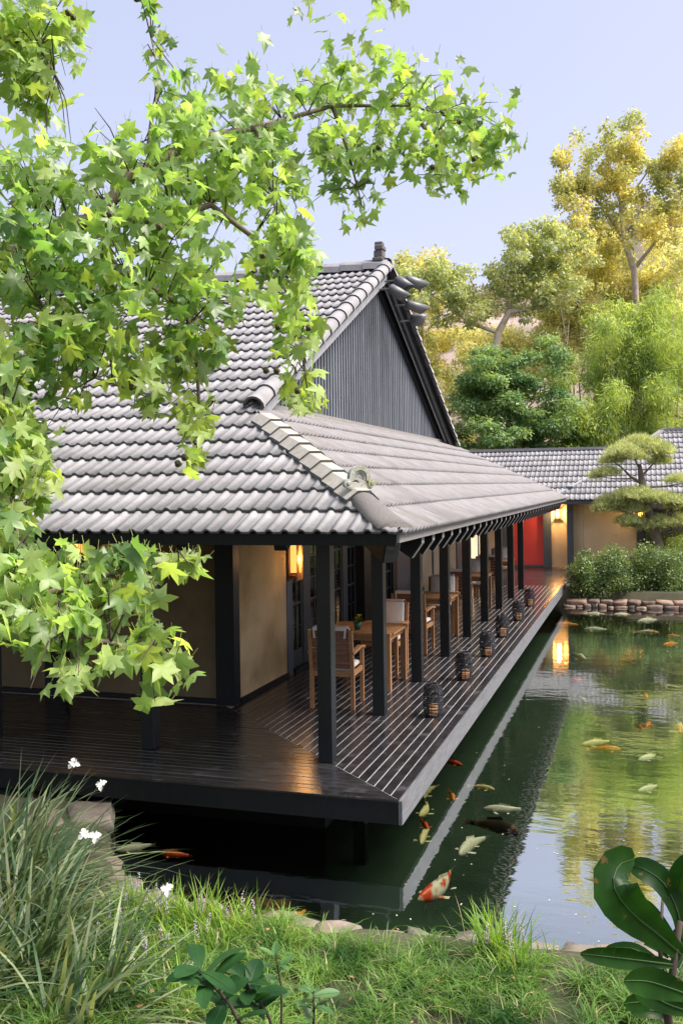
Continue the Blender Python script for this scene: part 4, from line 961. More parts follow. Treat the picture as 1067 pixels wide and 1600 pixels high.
tree_obj('bamboo_grove', 'tall feathery light green bamboo thicket behind the pine and the wing roof', 'bamboo', P_(970, 770, 39), None, bt,
         multi([(925, 640, 38.5, 45, 75, 1.5), (990, 620, 39, 55, 95, 1.5), (1050, 610, 39, 50, 100, 1.5), (960, 540, 39.5, 50, 60, 1.2), (1030, 530, 39.5, 50, 60, 1.2), (900, 680, 38, 30, 40, 1)], 26, 1.1, .9, 14, 28, 1.1),
         52000, .26, .16, L_bamboo, M_bark, up=.15, droop=1.0)
tree_obj('sycamore_tree', 'grey green open tree with a bent pale trunk above the maple', 'tree', P_(772, 700, 75), [(P_(772, 705, 75), 0.45), (P_(770, 570, 75), 0.39), (P_(778, 520, 75), 0.3), (P_(795, 487, 75), 0.255), (P_(845, 480, 75), 0.15), (P_(905, 455, 75), 0.075)],
         [[(P_(795, 487, 75), 0.18), (P_(800, 440, 75), 0.12), (P_(830, 400, 75), 0.045)], [(P_(778, 520, 75), 0.18), (P_(735, 505, 75), 0.12), (P_(690, 470, 75), 0.06), (P_(655, 450, 75), 0.03)], [(P_(845, 480, 75), 0.105), (P_(880, 430, 75), 0.045)]],
         multi([(830, 410, 75, 60, 45, 2.7), (800, 450, 75, 45, 45, 2.7), (880, 400, 75, 45, 40, 2.7), (860, 450, 75, 40, 30, 2.25), (690, 455, 75, 45, 35, 2.4), (660, 430, 75, 35, 35, 2.25), (720, 480, 75, 35, 30, 1.95), (840, 375, 76.5, 40, 25, 1.8)], 20, 1.2, 1.4, 7, 19, .75),
         20000, 0.32, .5, L_olive, M_bark_pale, 'trees behind the far wing', up=.3, droop=.5)
tree_obj('poplar_tree', 'tallest tree with golden leaves and pale forked trunk at upper right', 'tree', P_(1000, 720, 84), [(P_(1005, 720, 84), 0.39), (P_(990, 420, 84), 0.285), (P_(972, 370, 84), 0.225), (P_(968, 300, 84), 0.135), (P_(985, 215, 84), 0.06)],
         [[(P_(972, 370, 84), 0.225), (P_(940, 320, 84), 0.15), (P_(900, 290, 84), 0.075), (P_(875, 250, 84), 0.03)], [(P_(968, 330, 84), 0.15), (P_(1010, 270, 84), 0.075), (P_(1050, 250, 84), 0.03)], [(P_(990, 420, 84), 0.21), (P_(1030, 370, 84), 0.12), (P_(1060, 330, 84), 0.06)], [(P_(968, 300, 84), 0.105), (P_(945, 240, 84), 0.03)]],
         multi([(900, 265, 84, 32, 45, 2.4), (890, 330, 84, 38, 45, 2.4), (950, 240, 84, 40, 50, 2.4), (985, 215, 84, 18, 30, 1.5), (1000, 280, 84, 40, 45, 2.7), (1050, 300, 84, 35, 60, 2.7), (1040, 380, 84, 40, 55, 2.7), (880, 390, 84, 35, 30, 2.25), (930, 360, 84, 40, 30, 2.25), (930, 300, 84, 40, 40, 2.25), (1000, 340, 84, 40, 40, 2.25), (1060, 250, 84, 25, 30, 2.25)], 22, 1.15, 1.4, 6, 16, 1.0),
         30000, 0.31, .55, L_goldgreen, M_bark_pale, 'trees behind the far wing', up=.3, droop=.4)
tree_obj('golden_tree', 'bright yellow leafy tree low between the sycamore and the tall poplar', 'tree', P_(935, 740, 90), [(P_(935, 740, 90), 0.375), (P_(930, 520, 90), 0.225), (P_(930, 440, 90), 0.09)], [],
         multi([(935, 440, 90, 55, 50, 3), (960, 490, 90, 60, 45, 3), (890, 500, 90, 45, 40, 3), (1010, 470, 90, 40, 45, 3), (860, 530, 90, 40, 40, 3), (800, 555, 91.5, 40, 30, 3), (930, 400, 90, 40, 30, 2.25), (750, 560, 91.5, 40, 40, 3), (1040, 430, 90, 40, 60, 3), (880, 450, 91.5, 45, 40, 3)], 24, 1.2, 1.4, 9, 20, .9),
         40000, 0.33, .6, L_gold, M_bark_pale, 'trees behind the far wing', up=.3, droop=.3)
tree_obj('young_tree', 'slim yellow green tree just right of the gable peak', 'tree', P_(655, 760, 87), [(P_(655, 760, 87), 0.27), (P_(660, 500, 87), 0.15), (P_(670, 420, 87), 0.06)], [],
         multi([(640, 430, 87, 25, 30, 2.25), (675, 425, 87, 28, 22, 2.25), (655, 480, 87, 30, 35, 2.25), (665, 540, 87, 35, 40, 2.25), (700, 560, 87, 35, 40, 2.25), (720, 620, 87, 40, 60, 2.25)], 18, 1.15, 1.0, 7, 17, 1.0),
         14000, 0.32, .55, L_goldgreen, M_bark_pale, 'trees behind the far wing', up=.3, droop=.3)
tree_obj('pale_tree', 'pale yellow green tree filling the gap behind the bamboo top', 'tree', P_(1020, 740, 92), [(P_(1020, 740, 92), .3), (P_(1015, 560, 92), .2), (P_(1010, 470, 92), .08)], [],
         multi([(1000, 450, 92, 60, 45, 3), (1060, 440, 92, 50, 50, 3), (960, 500, 92, 60, 45, 3), (1040, 510, 92, 50, 45, 3), (900, 545, 92, 55, 35, 3), (830, 570, 92, 55, 30, 3)], 24, 1.2, 2.0, 9, 20, .9),
         24000, .33, .6, L_pale, M_bark_pale, 'trees behind the far wing', up=.3, droop=.3)
tree_obj('brown_tree', 'rust coloured tree glimpsed behind the bamboo at the right edge', 'tree', P_(1075, 760, 45), [(P_(1075, 760, 45), .2), (P_(1075, 620, 45), .1)], [],
         multi([(1075, 640, 45, 40, 60, 1.5), (1090, 500, 47, 45, 70, 1.5), (1130, 560, 46, 50, 90, 2)], 12, 1.0, 1.0, 12, 24, .9),
         9000, .2, .5, L_olive, M_bark, 'trees behind the far wing', up=.3, droop=.3)
# scrub on the hillside
n = 26000; uu = RNG.uniform(-18, 75, n); dd = RNG.uniform(101, 152, n)
cr = np.interp(uu, [-50, -12, 6, 16, 25, 40, 47, 70, 100], [12, 17, 25.5, 31, 32, 39.5, 44, 47, 48]); tt = np.clip((dd-98)/52, 0, 1); cr = cr*1.07
hh_ = cr*(tt**.85)*(1+.10*nz2(uu, dd, .08, 2)*np.sin(tt*3.1))+1.0*nz2(uu, dd, .35, 5)*tt-1.0
keep = nz2(uu, dd, .2, 9)+.5*nz2(uu, dd, .8, 3) > .1
uu, dd, hh_ = uu[keep], dd[keep], hh_[keep]; nk = len(uu)
Pc = np.stack([CAM.x+RIGHT.x*uu+FWD.x*dd, CAM.y+RIGHT.y*uu+FWD.y*dd, hh_+.3], -1)
Pc = np.repeat(Pc, 4, 0)+RNG.normal(size=(nk*4, 3))*np.array([[.45, .45, .22]])
V, F = rhombs(Pc, RNG.normal(size=Pc.shape)+np.array([[0, -.4, .6]]), .6, .7)
tag(link('hill_scrub', np_mesh('hill_scrub', V, F, L_scrub)), 'grey green chaparral scrub covering the dry hillside', 'scrub', kind='stuff')

# ---- clipped hedge shrubs at the far pond edge
def shrub(label, rows, n, size, m_=L_hedge, name='hedge_shrub'):
    cl = np.array(pcl(rows)); c = cl[:, :3].mean(0); base = (float(c[0]), float(c[1]), -.1)
    t = tree_obj(name, label, 'shrub', base, None, [[((base[0]+dx, base[1], -.1), .03), ((base[0]+dx*2.2, base[1]+.1, .45), .012)] for dx in (-.25, 0, .25)], cl, n, size, .55, m_, M_bark, 'shrubs at the far pond edge', up=.5, shell=.55, crown='foliage')
    return t
def hrow(u0, u1, v0, v1, d, k, r_): return [(rg.uniform(u0, u1), rg.uniform(v0, v1), d+rg.uniform(-.5, .5), rg.uniform(.7, 1.1)*r_, rg.uniform(.7, 1.0)*r_*.8, r_*d/1506) for _ in range(k)]
shrub('rounded green hedge shrub at the left end of the far stone wall', hrow(898, 945, 868, 938, 24.5, 32, 20), 14000, .055)
shrub('tall green hedge shrub under the pine on the far stone wall', hrow(950, 1010, 862, 938, 24.5, 40, 22), 17000, .055)
shrub('broad green hedge shrub at right on the far stone wall', hrow(1010, 1066, 865, 938, 24.5, 40, 22), 17000, .055)
shrub('loose light green shrub behind the hedge at the right edge', hrow(1045, 1085, 845, 862, 27, 9, 16), 3500, .06, L_bamboo)
shrub('small low shrub overhanging the water at the right edge', hrow(1058, 1085, 915, 938, 24.3, 9, 17), 4000, .045)

# ---- cloud pruned pine
pine = tag(empty('pine_tree', P_(1022, 880, 26.6)), 'cloud pruned pine with flat needle pads and bare trunk behind the hedge', 'tree')
PB_ = Vector(pine.location)
def ptube(name, pts, n=8):
    b = MB(); b.tube([Vector(P_(u, v, 26.6+dz))-PB_ for u, v, dz, r_ in pts], [r_ for *_, r_ in pts], n); b.build(name, M_bark, pine, True)
ptube('trunk', [(1026, 885, 0, .17), (1028, 850, 0, .145), (1020, 825, .05, .13), (1013, 800, 0, .11), (1010, 785, 0, .10), (1004, 762, -.05, .10), (1001, 745, 0, .085), (998, 725, 0, .05)])
for br in ([(1010, 790, 0, .05), (990, 805, -.1, .035), (965, 795, -.2, .02), (940, 792, -.2, .012)], [(1013, 800, 0, .05), (1035, 805, .1, .035), (1060, 797, .1, .02)], [(1026, 835, 0, .05), (1045, 832, 0, .03), (1066, 826, .1, .015)],
           [(1001, 755, 0, .05), (985, 745, -.1, .035), (970, 730, -.1, .02), (955, 720, 0, .012)], [(1001, 745, 0, .04), (1015, 730, .1, .025), (1028, 715, .1, .012)], [(999, 735, 0, .03), (990, 715, 0, .018), (975, 705, .1, .01)],
           [(985, 748, -.1, .025), (960, 748, -.2, .015), (935, 745, -.2, .008)], [(1004, 762, 0, .04), (1040, 760, .1, .02), (1067, 755, .1, .01)]):
    ptube('branch', br, 6)
pads = [(1000, 697, 38, 10), (975, 708, 30, 8), (1025, 706, 30, 9), (990, 716, 28, 7), (1030, 722, 20, 7), (955, 722, 20, 6), (948, 740, 22, 6), (930, 746, 12, 5), (995, 776, 40, 9), (960, 787, 32, 9), (1035, 783, 35, 9), (940, 797, 18, 6), (1060, 790, 22, 8), (985, 798, 28, 7), (1005, 822, 34, 8), (980, 816, 22, 7), (1030, 820, 22, 8), (1062, 818, 20, 8), (1060, 752, 24, 6), (1085, 750, 24, 7), (1085, 800, 28, 10)]
for u, v, ru, rv in pads:
    n = int(ru*rv*2.6); c = np.array(P_(u, v, 26.6+rg.uniform(-.25, .25))); k = 26.6/1506
    d = unit(RNG.normal(size=(n, 3))); d[:, 2] = np.abs(d[:, 2])*1.0-.25
    P = c+d*np.array([[ru*k, ru*k*.9, rv*k*2.0]])*RNG.uniform(.3, 1.05, (n, 1))
    P = np.repeat(P, 6, 0); td = RNG.normal(size=P.shape)*.6+np.array([[0, 0, .9]])
    V, F = rhombs(P-np.array(PB_), RNG.normal(size=P.shape), .15, .085, tipdir=td)
    o = link('needle_pad', np_mesh('needle_pad', V, F, L_pine), pine); tag(o, kind='stuff')
# ------------------------------------------------------------------ sweetgum tree at left
L_gum = leafmat('sweetgum leaf', (0.11, 0.20, 0.068), (0.28, 0.38, 0.14), 1.6, .52, tc=(1.9, 1.95, .85), rough=.36, rnd=.25, spec=.6, spots=38)
L_gum_y = leafmat('young sweetgum leaf', (0.24, 0.33, 0.09), (0.35, 0.44, 0.16), 1.3, .5, tc=(1.7, 1.65, .7), rough=.45, rnd=.2, spec=.4)
def gum_leaf_arrays(seed, droop=.25):
    rr = np.random.default_rng(seed); c = np.array([0, .36])
    tips = [(90, .66), (90-58, .62), (90+58, .62), (90-122, .50), (90+122, .50)]
    order = [(-122, .50), (-58, .62), (0, .68), (58, .62), (122, .50)]      # right to left around the blade
    out = [np.array([0.025, -.0])]
    ol = []
    for k, (a, r_) in enumerate(order):
        r_ *= rr.uniform(.9, 1.1); a += rr.uniform(-5, 5); th = math.radians(90+a)
        r_ *= rr.uniform(.85, 1.12); t = c+np.array([math.cos(th), math.sin(th)])*r_
        px_ = np.array([-math.sin(th), math.cos(th)]); wv = .15 if abs(a) < 100 else .125
        m1 = c+np.array([math.cos(th), math.sin(th)])*r_*.52-px_*wv; m2 = c+np.array([math.cos(th), math.sin(th)])*r_*.52+px_*wv
        ol += [m1, t, m2]
        if k < 4:
            a2 = math.radians(90+(order[k][0]+order[k+1][0])/2); ol.append(c+np.array([math.cos(a2), math.sin(a2)])*.27)
    pts = [np.array([0.0, 0.0])]+ol
    pts = np.array(pts); V2 = np.vstack([c[None], pts]); n = len(V2)
    rad = np.linalg.norm(V2-c, axis=1)
    z = -droop*rad**2*1.2+.10*np.abs(V2[:, 0])+.05*np.sin(V2[:, 0]*7+seed*1.3)+.04*np.sin(V2[:, 1]*8+seed)
    V = np.stack([V2[:, 0], V2[:, 1], z], -1)
    F = [(0, i, i+1 if i+1 < n else 1) for i in range(1, n)]
    return V, np.array(F)
GUMV = [gum_leaf_arrays(s_, (.15, .35, .6, .25, .45, .8, .1, .5)[s_]) for s_ in range(8)]
gum_me = [[np_mesh('leaf', V, F, m_, True) for V, F in GUMV] for m_ in (L_gum, L_gum_y)]
# picture place, picture radii, distance, depth radius, density, share of young leaves
BL = [(45, 50, 80, 62, 5.5, 0.4, 1.35, 0.35), (40, 130, 65, 45, 5.5, 0.4, 1.215, 0.4), (105, 25, 28, 30, 5.5, 0.2, 0.713, 0.4), (222, 12, 22, 24, 5.6, 0.2, 0.528, 0.6), (240, 70, 22, 32, 5.6, 0.2, 0.528, 0.5), (470, 2, 22, 18, 6, 0.2, 0.433, 0.5), (610, 4, 36, 22, 6, 0.2, 0.577, 0.5), (90, 225, 50, 20, 5.2, 0.3, 0.264, 0.2), (50, 290, 85, 62, 4.7, 0.5, 1.2, 0.1), (50, 400, 105, 80, 4.4, 0.5, 1.25, 0.05), (190, 258, 72, 52, 5.0, 0.5, 0.88, 0.1), (295, 170, 62, 56, 5.5, 0.5, 0.836, 0.2), (330, 250, 100, 85, 5.1, 0.5, 1.1, 0.05), (240, 350, 110, 80, 4.8, 0.5, 1.1, 0.05), (400, 165, 78, 52, 5.6, 0.5, 0.722, 0.2), (420, 270, 80, 75, 5.4, 0.5, 0.866, 0.1), (520, 135, 72, 62, 6.0, 0.5, 0.686, 0.25), (620, 150, 74, 58, 6.2, 0.5, 0.686, 0.25), (725, 195, 72, 58, 6.5, 0.5, 0.722, 0.25), (700, 265, 55, 50, 6.4, 0.4, 0.613, 0.25), (770, 240, 45, 45, 6.5, 0.3, 0.649, 0.25), (630, 235, 70, 55, 6.2, 0.4, 0.686, 0.2), (545, 240, 65, 60, 6.0, 0.4, 0.758, 0.15), (560, 325, 40, 35, 6.0, 0.25, 0.433, 0.35), (450, 395, 62, 75, 5.2, 0.35, 1.012, 0.15), (465, 500, 46, 65, 5.2, 0.3, 0.924, 0.35), (478, 605, 42, 42, 5.2, 0.22, 0.704, 0.85), (435, 565, 20, 25, 5.2, 0.2, 0.44, 0.6), (320, 455, 85, 60, 4.8, 0.4, 1.012, 0.25), (300, 550, 62, 60, 4.8, 0.35, 0.88, 0.6), (312, 650, 40, 45, 4.8, 0.25, 0.85, 0.9), (305, 715, 26, 28, 4.8, 0.2, 0.7, 1.0), (180, 455, 100, 70, 4.6, 0.45, 1.056, 0.2), (110, 545, 105, 60, 4.5, 0.4, 1.012, 0.5), (220, 575, 60, 50, 4.6, 0.3, 0.836, 0.75), (120, 625, 30, 28, 4.5, 0.2, 0.6, 0.9), (235, 635, 35, 22, 4.7, 0.2, 0.5, 0.9), (15, 600, 60, 80, 4.2, 0.35, 1.76, 0.4), (30, 710, 48, 70, 4.0, 0.3, 1.6, 0.5), (12, 800, 40, 60, 3.9, 0.3, 1.76, 0.4), (70, 740, 20, 30, 4.0, 0.2, 0.8, 0.8), (70, 905, 95, 50, 3.7, 0.35, 1.552, 0.3), (190, 880, 75, 32, 3.7, 0.28, 1.418, 0.45), (285, 880, 45, 24, 3.8, 0.2, 1.215, 0.7), (200, 935, 70, 35, 3.6, 0.28, 1.35, 0.4), (70, 985, 95, 50, 3.4, 0.3, 1.552, 0.2), (205, 1005, 65, 34, 3.4, 0.25, 1.282, 0.3), (265, 1040, 40, 30, 3.4, 0.2, 1.08, 0.6), (240, 1085, 22, 22, 3.4, 0.15, 0.675, 0.5), (110, 1050, 60, 26, 3.3, 0.2, 1.08, 0.25), (-10, 700, 45, 90, 4.1, 0.3, 1.2, 0.4), (10, 940, 60, 50, 3.6, 0.3, 1.2, 0.2), (140, 960, 70, 40, 3.5, 0.3, 1.2, 0.3), (20, 860, 50, 40, 3.8, 0.3, 1.1, 0.4)]
gum = tag(empty('sweetgum_tree', (-3.2, -5.2, -.27)), 'sweetgum tree with star shaped leaves whose branches sweep in from the left', 'tree')
GB = Vector(gum.location)
TR = Vector((-3.2, -5.2, 0))
def gtube(name, pts, rad, n=7, m_=M_bark):
    b = MB(); b.tube([Vector(p)-GB for p in pts], rad, n); return b.build(name, m_, gum, True)
gtube('trunk', [(-3.2, -5.2, -.3), (-3.22, -5.2, 1.0), (-3.15, -5.15, 2.6), (-3.2, -5.1, 4.4), (-3.3, -5.0, 6.5), (-3.3, -4.9, 8.5)], [.24, .2, .18, .15, .11, .06], 12)
MAIN = [[TR+Vector((.05, .05, 2.9)), at(-60, 420, 4.5), at(20, 390, 4.6), at(90, 352, 4.8), at(150, 345, 4.9), at(205, 275, 5.0), at(255, 250, 5.1), at(310, 215, 5.3), at(400, 200, 5.6), at(520, 165, 6.0), at(640, 165, 6.2), at(760, 200, 6.5)],
        [at(255, 250, 5.1), at(232, 235, 5.1), at(238, 180, 5.2), at(250, 120, 5.4), at(230, 30, 5.6)],
        [at(150, 345, 4.9), at(240, 350, 4.9), at(330, 320, 5.0), at(395, 370, 5.1), at(440, 430, 5.2), at(470, 520, 5.2), at(480, 610, 5.2)],
        [at(90, 352, 4.8), at(200, 430, 4.7), at(290, 480, 4.8), at(308, 560, 4.8), at(312, 650, 4.8), at(306, 720, 4.8)],
        [at(20, 390, 4.6), at(60, 470, 4.5), at(110, 540, 4.5), at(150, 590, 4.5), at(230, 620, 4.65)],
        [TR+Vector((.05, .0, 4.6)), at(-60, 30, 5.4), at(10, 60, 5.5), at(60, 70, 5.5), at(100, 140, 5.4)],
        [TR+Vector((.05, 0, 2.0)), at(-90, 640, 4.1), at(-20, 640, 4.15), at(20, 690, 4.05), at(20, 800, 3.9), at(40, 880, 3.7)],
        [TR+Vector((.1, -.05, 1.3)), at(-120, 930, 3.5), at(-20, 940, 3.55), at(70, 930, 3.6), at(160, 900, 3.65), at(240, 880, 3.75), at(300, 878, 3.8)],
        [at(-20, 940, 3.55), at(70, 985, 3.4), at(150, 1000, 3.4), at(220, 1015, 3.4), at(262, 1040, 3.4)],
        [at(640, 165, 6.2), at(690, 240, 6.35), at(705, 290, 6.4)], [at(520, 165, 6.0), at(545, 240, 6.0), at(565, 320, 6.0)], [at(400, 200, 5.6), at(420, 270, 5.4), at(440, 380, 5.2)],
        [TR+Vector((0, 0, 6.2)), at(200, -200, 6.0), at(470, -60, 6.0), at(475, 0, 6.0)], [at(470, -60, 6.0), at(600, -40, 6.0), at(612, 6, 6.0)]]
for k, pts in enumerate(MAIN):
    big = k in (0, 5, 6, 7, 12); n_ = len(pts); r0 = .06 if k == 0 else (.026 if big else .014)
    if k in (2, 3): r0 = .022
    gtube('branch', pts, [r0*(1-i/(n_-1))**1.1+.0035 for i in range(n_)], 7)
nodes = [Vector(p) for pts in MAIN for a, b_ in zip(pts, pts[1:]) for p in [a.lerp(b_, t_) for t_ in (0, .33, .66)]]
leaves = []        # (matrix, variant, young, picture size)
tw = MB(); pet = MB(); balls = []
def leaf_at(P, size, young, rr, node):
    toc = (CAM-P).normalized()
    tip = Vector((rr.uniform(-1, 1), rr.uniform(-1, 1), rr.uniform(-1.5, .1))).normalized()
    nrm = Vector((rr.gauss(0, .8), rr.gauss(0, .8), .75))+toc*.35
    nrm = (nrm-tip*nrm.dot(tip))
    if nrm.length < .05: nrm = tip.orthogonal()
    nrm.normalize(); x_ = tip.cross(nrm)
    base = P-tip*size*.45
    M_ = Matrix.Identity(4)
    for i in range(3): M_[i][0] = x_[i]*size; M_[i][1] = tip[i]*size; M_[i][2] = nrm[i]*size; M_[i][3] = base[i]-GB[i]
    q = proj(P); leaves.append((M_, rr.randrange(8), young, size/q[2] if in_frame(q, 0) else 0))
    if q[2] < 8:
        e_ = base-tip*size*.22+Vector((0, 0, size*.12)); pet.tube([base-GB, e_-GB], [.0013, .0011], 3, False)
for bi, (u, v, ru, rv, d, rd, dens, yg) in enumerate(BL):
    rr = random.Random(100+bi); k = d/1506; area = math.pi*ru*rv; lsz = .104
    dens *= 1.15 if (dens >= 1.15 and v < 560) else 1.0
    nl = int(dens*area/(.42*(lsz/k)**2)*2.9)
    C = at(u, v, d); near = min(nodes, key=lambda q: (q-C).length)
    tws = []
    for j in range(max(3, nl//9)):
        a = rr.uniform(0, 6.28); r_ = math.sqrt(rr.uniform(.1, 1)); E_ = C+RIGHT*(math.cos(a)*r_*ru*k)+UP*(math.sin(a)*r_*rv*k)+FWD*rr.uniform(-rd, rd)
        s_ = min(nodes, key=lambda q: (q-E_).length); mid = (s_+E_)/2+Vector((rr.uniform(-.05, .05), rr.uniform(-.05, .05), .07))
        if (s_-E_).length < 1.6: tw.tube([s_-GB, mid-GB, E_-GB], [.0045, .003, .0014], 4, False)
        tws.append(E_)
    for j in range(nl):
        a = rr.uniform(0, 6.28); r_ = math.sqrt(rr.uniform(0, 1))*rr.uniform(.9, 1.1); P = C+RIGHT*(math.cos(a)*r_*ru*k)+UP*(math.sin(a)*r_*rv*k)+FWD*rr.uniform(-rd, rd)
        if rr.random() < .6:
            E_ = rr.choice(tws); P = P.lerp(E_, .35)
        leaf_at(P, lsz*rr.uniform(.68, 1.22), rr.random() < yg, rr, None)
    if d > 4.3 and rr.random() < .45:
        for _ in range(rr.randrange(1, 3)): balls.append(C+RIGHT*rr.uniform(-ru, ru)*k*.8-UP*rr.uniform(0, rv)*k*.8-FWD*rd*.8)
# crown past the picture: unseen lobes, added left and behind to shade the veranda
rr = random.Random(77)
for (cx, cy_, cz, rx_, ry_, rz_, nl) in ((-4.2, -3.2, 4.6, 1.5, 1.6, 1.4, 520), (-4.0, -4.6, 7.0, 2.4, 2.4, 1.8, 900), (-1.9, -5.6, 7.6, 2.0, 1.8, 1.2, 600), (-4.6, -6.6, 5.0, 1.8, 1.6, 1.6, 520), (-4.8, -3.6, 2.3, 1.3, 1.4, 1.0, 380), (-.2, -3.8, 7.9, 2.0, 1.8, .9, 420), (-6.2, -4.0, 3.2, 1.8, 1.8, 1.6, 650), (-6.8, -6.6, 4.6, 2.2, 2.2, 2.0, 800), (-5.0, -8.2, 4.2, 2.0, 2.0, 1.8, 650), (-7.4, -2.8, 2.4, 1.6, 1.6, 1.5, 520), (-2.6, -8.6, 5.2, 1.8, 1.6, 1.4, 480)):
    C = Vector((cx, cy_, cz)); gtube('branch', [TR+Vector((0, 0, min(cz-.4, 7))), (TR+Vector((-.3, -.3, cz))+C)/2, C], [.045, .03, .01], 6)
    for j in range(nl):
        dv = Vector((rr.gauss(0, 1), rr.gauss(0, 1), rr.gauss(0, 1))).normalized()*rr.random()**.4
        P = C+Vector((dv.x*rx_, dv.y*ry_, dv.z*rz_)); q = proj(P)
        if in_frame(q, 40): continue
        leaf_at(P, .14*rr.uniform(.8, 1.3), rr.random() < .2, rr, None)
leaves.sort(key=lambda l: -l[3])
acc = {0: ([], [], 0), 1: ([], [], 0)}; VV = [[], []]; FF = [[], []]; off = [0, 0]
for i, (M_, va, yg, ps) in enumerate(leaves):
    if i < 300: link('leaf', gum_me[int(yg)][va], gum, M_); continue
    A = np.array(M_); V, F = GUMV[va]; g_ = int(yg); VV[g_].append(V @ A[:3, :3].T+A[:3, 3]); FF[g_].append(F+off[g_]); off[g_] += len(V)
Vall = np.concatenate(VV[0]+VV[1]); Fall = np.concatenate([np.concatenate(FF[0]), np.concatenate(FF[1])+off[0]])
mi = np.concatenate([np.zeros(len(np.concatenate(FF[0])), int), np.ones(len(np.concatenate(FF[1])), int)])
tag(link('foliage', np_mesh('foliage', Vall, Fall, [L_gum, L_gum_y], True, mi), gum), kind='stuff')
tag(tw.build('twigs', M_twig, gum), kind='stuff')
M_pet = mat('petiole', (.2, .22, .05), (.26, .28, .08), 5, .6)
tag(pet.build('leaf_stalks', M_pet, gum), kind='stuff')
M_ball = mat('seed ball', (.05, .045, .02), (.11, .1, .04), 60, .9)
bm = bmesh.new(); bmesh.ops.create_icosphere(bm, subdivisions=2, radius=.016)
for i, v in enumerate(bm.verts): v.co *= 1.22 if i % 2 else .92
ball_me = bpy.data.meshes.new('seed_ball'); bm.to_mesh(ball_me); bm.free(); ball_me.materials.append(M_ball)
for P in balls: link('seed_ball', ball_me, gum, Matrix.Translation(P-GB))

# ------------------------------------------------------------------ strap leaved plants and ground cover on the near bank
def blades(base, azim, lean, length, width, droop, seg=5, rng=RNG, fold=.0):
    """arrays of strap leaves; returns V, F (quads)"""
    n = len(base); t_ = np.linspace(0, 1, seg+1)[None, :, None]
    h = np.stack([np.cos(azim), np.sin(azim), np.zeros(n)], -1)[:, None, :]
    up = np.array([0, 0, 1.0])[None, None, :]
    L_ = length[:, None, None]; ln = lean[:, None, None]; dr = droop[:, None, None]
    p = base[:, None, :]+L_*(up*(np.cos(ln)*t_-dr*t_**2.4)+h*(np.sin(ln)*t_+.55*dr*t_**2))
    side = np.stack([-np.sin(azim), np.cos(azim), np.zeros(n)], -1)[:, None, :]
    tw_ = rng.uniform(-.7, .7, (n, 1, 1)); side = side*np.cos(tw_)+h*np.sin(tw_)
    wv = width[:, None, None]*(1-t_**2.2)*np.minimum(1, .55+t_*2)
    V = np.stack([p-side*wv*.5, p+side*wv*.5], 2).reshape(-1, 3)
    q = np.arange(seg)*2; f = np.stack([q, q+1, q+3, q+2], -1)[None]+(np.arange(n)*(seg+1)*2)[:, None, None]
    return V, f.reshape(-1, 4)
def gh(x, y): return float(ground_h(np.array([x]), np.array([y]))[0])
L_flag = leafmat('flag leaf', (0.03, 0.075, 0.03), (0.09, 0.155, 0.065), 5, .25, rough=.38, spec=.55)
L_flag2 = leafmat('pale flag leaf', (0.17, 0.23, 0.12), (0.30, 0.35, 0.20), 5, .3, rough=.45)
L_liri = leafmat('liriope leaf', (0.11, 0.23, 0.03), (0.24, 0.39, 0.06), 4, .4, rough=.45)
L_mondo = leafmat('mondo grass', (0.022, 0.08, 0.014), (0.17, 0.30, 0.06), 3.0, .35, rough=.5)
L_dry = leafmat('straw blade', (0.28, 0.27, 0.13), (0.42, 0.38, 0.2), 5, .3)
M_white = mat('white petal', (.6, .6, .56), (.72, .72, .68), 20, .6)
M_purple = mat('lilac floret', (.46, .33, .50), (.60, .47, .62), 60, .7)
M_stalk = mat('green stalk', (.10, .17, .06), (.16, .24, .09), 20, .6)
def flag_plant(x, y, n, label, az0, spread, Lr, seed, pale=.42):
    rg_ = np.random.default_rng(seed); z = gh(x, y)
    t = tag(empty('flag_lily', (x, y, z-.02)), label, 'plant', 'flag lilies on the left bank')
    for nm, m_, nn in (('leaf_fan', L_flag, int(n*(1-pale))), ('pale_leaf_fan', L_flag2, int(n*pale))):
        base = np.stack([rg_.normal(0, .13, nn), rg_.normal(0, .13, nn), np.zeros(nn)], -1)
        az = az0+rg_.normal(0, spread, nn); V, F = blades(base, az, rg_.uniform(.3, 1.4, nn), rg_.uniform(*Lr, nn), rg_.uniform(.018, .034, nn), rg_.uniform(.02, .38, nn), 6, rg_)
        tag(link(nm, np_mesh(nm, V, F, m_, True), t), kind='stuff')
    return t
FL = [(-.05, -4.1, 130, 'flag lily clump at the bottom left corner of the picture', .35, 1.0, (.5, .95), 1), (-.62, -3.75, 150, 'flag lily clump left of the flowering grass', .3, 1.0, (.55, 1.0), 2), (-1.0, -3.3, 150, 'dark flag lily clump at the left edge below the flat stones', .25, .95, (.55, 1.05), 3),
      (-1.45, -2.75, 150, 'tall flag lily clump at left beside the stones', .2, .95, (.6, 1.1), 4), (-1.9, -2.2, 110, 'far flag lily clump reaching up in front of the deck at left', .2, .9, (.6, 1.05), 5), (-.9, -4.4, 90, 'flag lily clump cut by the lower left picture edge', .5, 1.0, (.6, 1.0), 6)]
for f_ in FL: flag_plant(*f_)
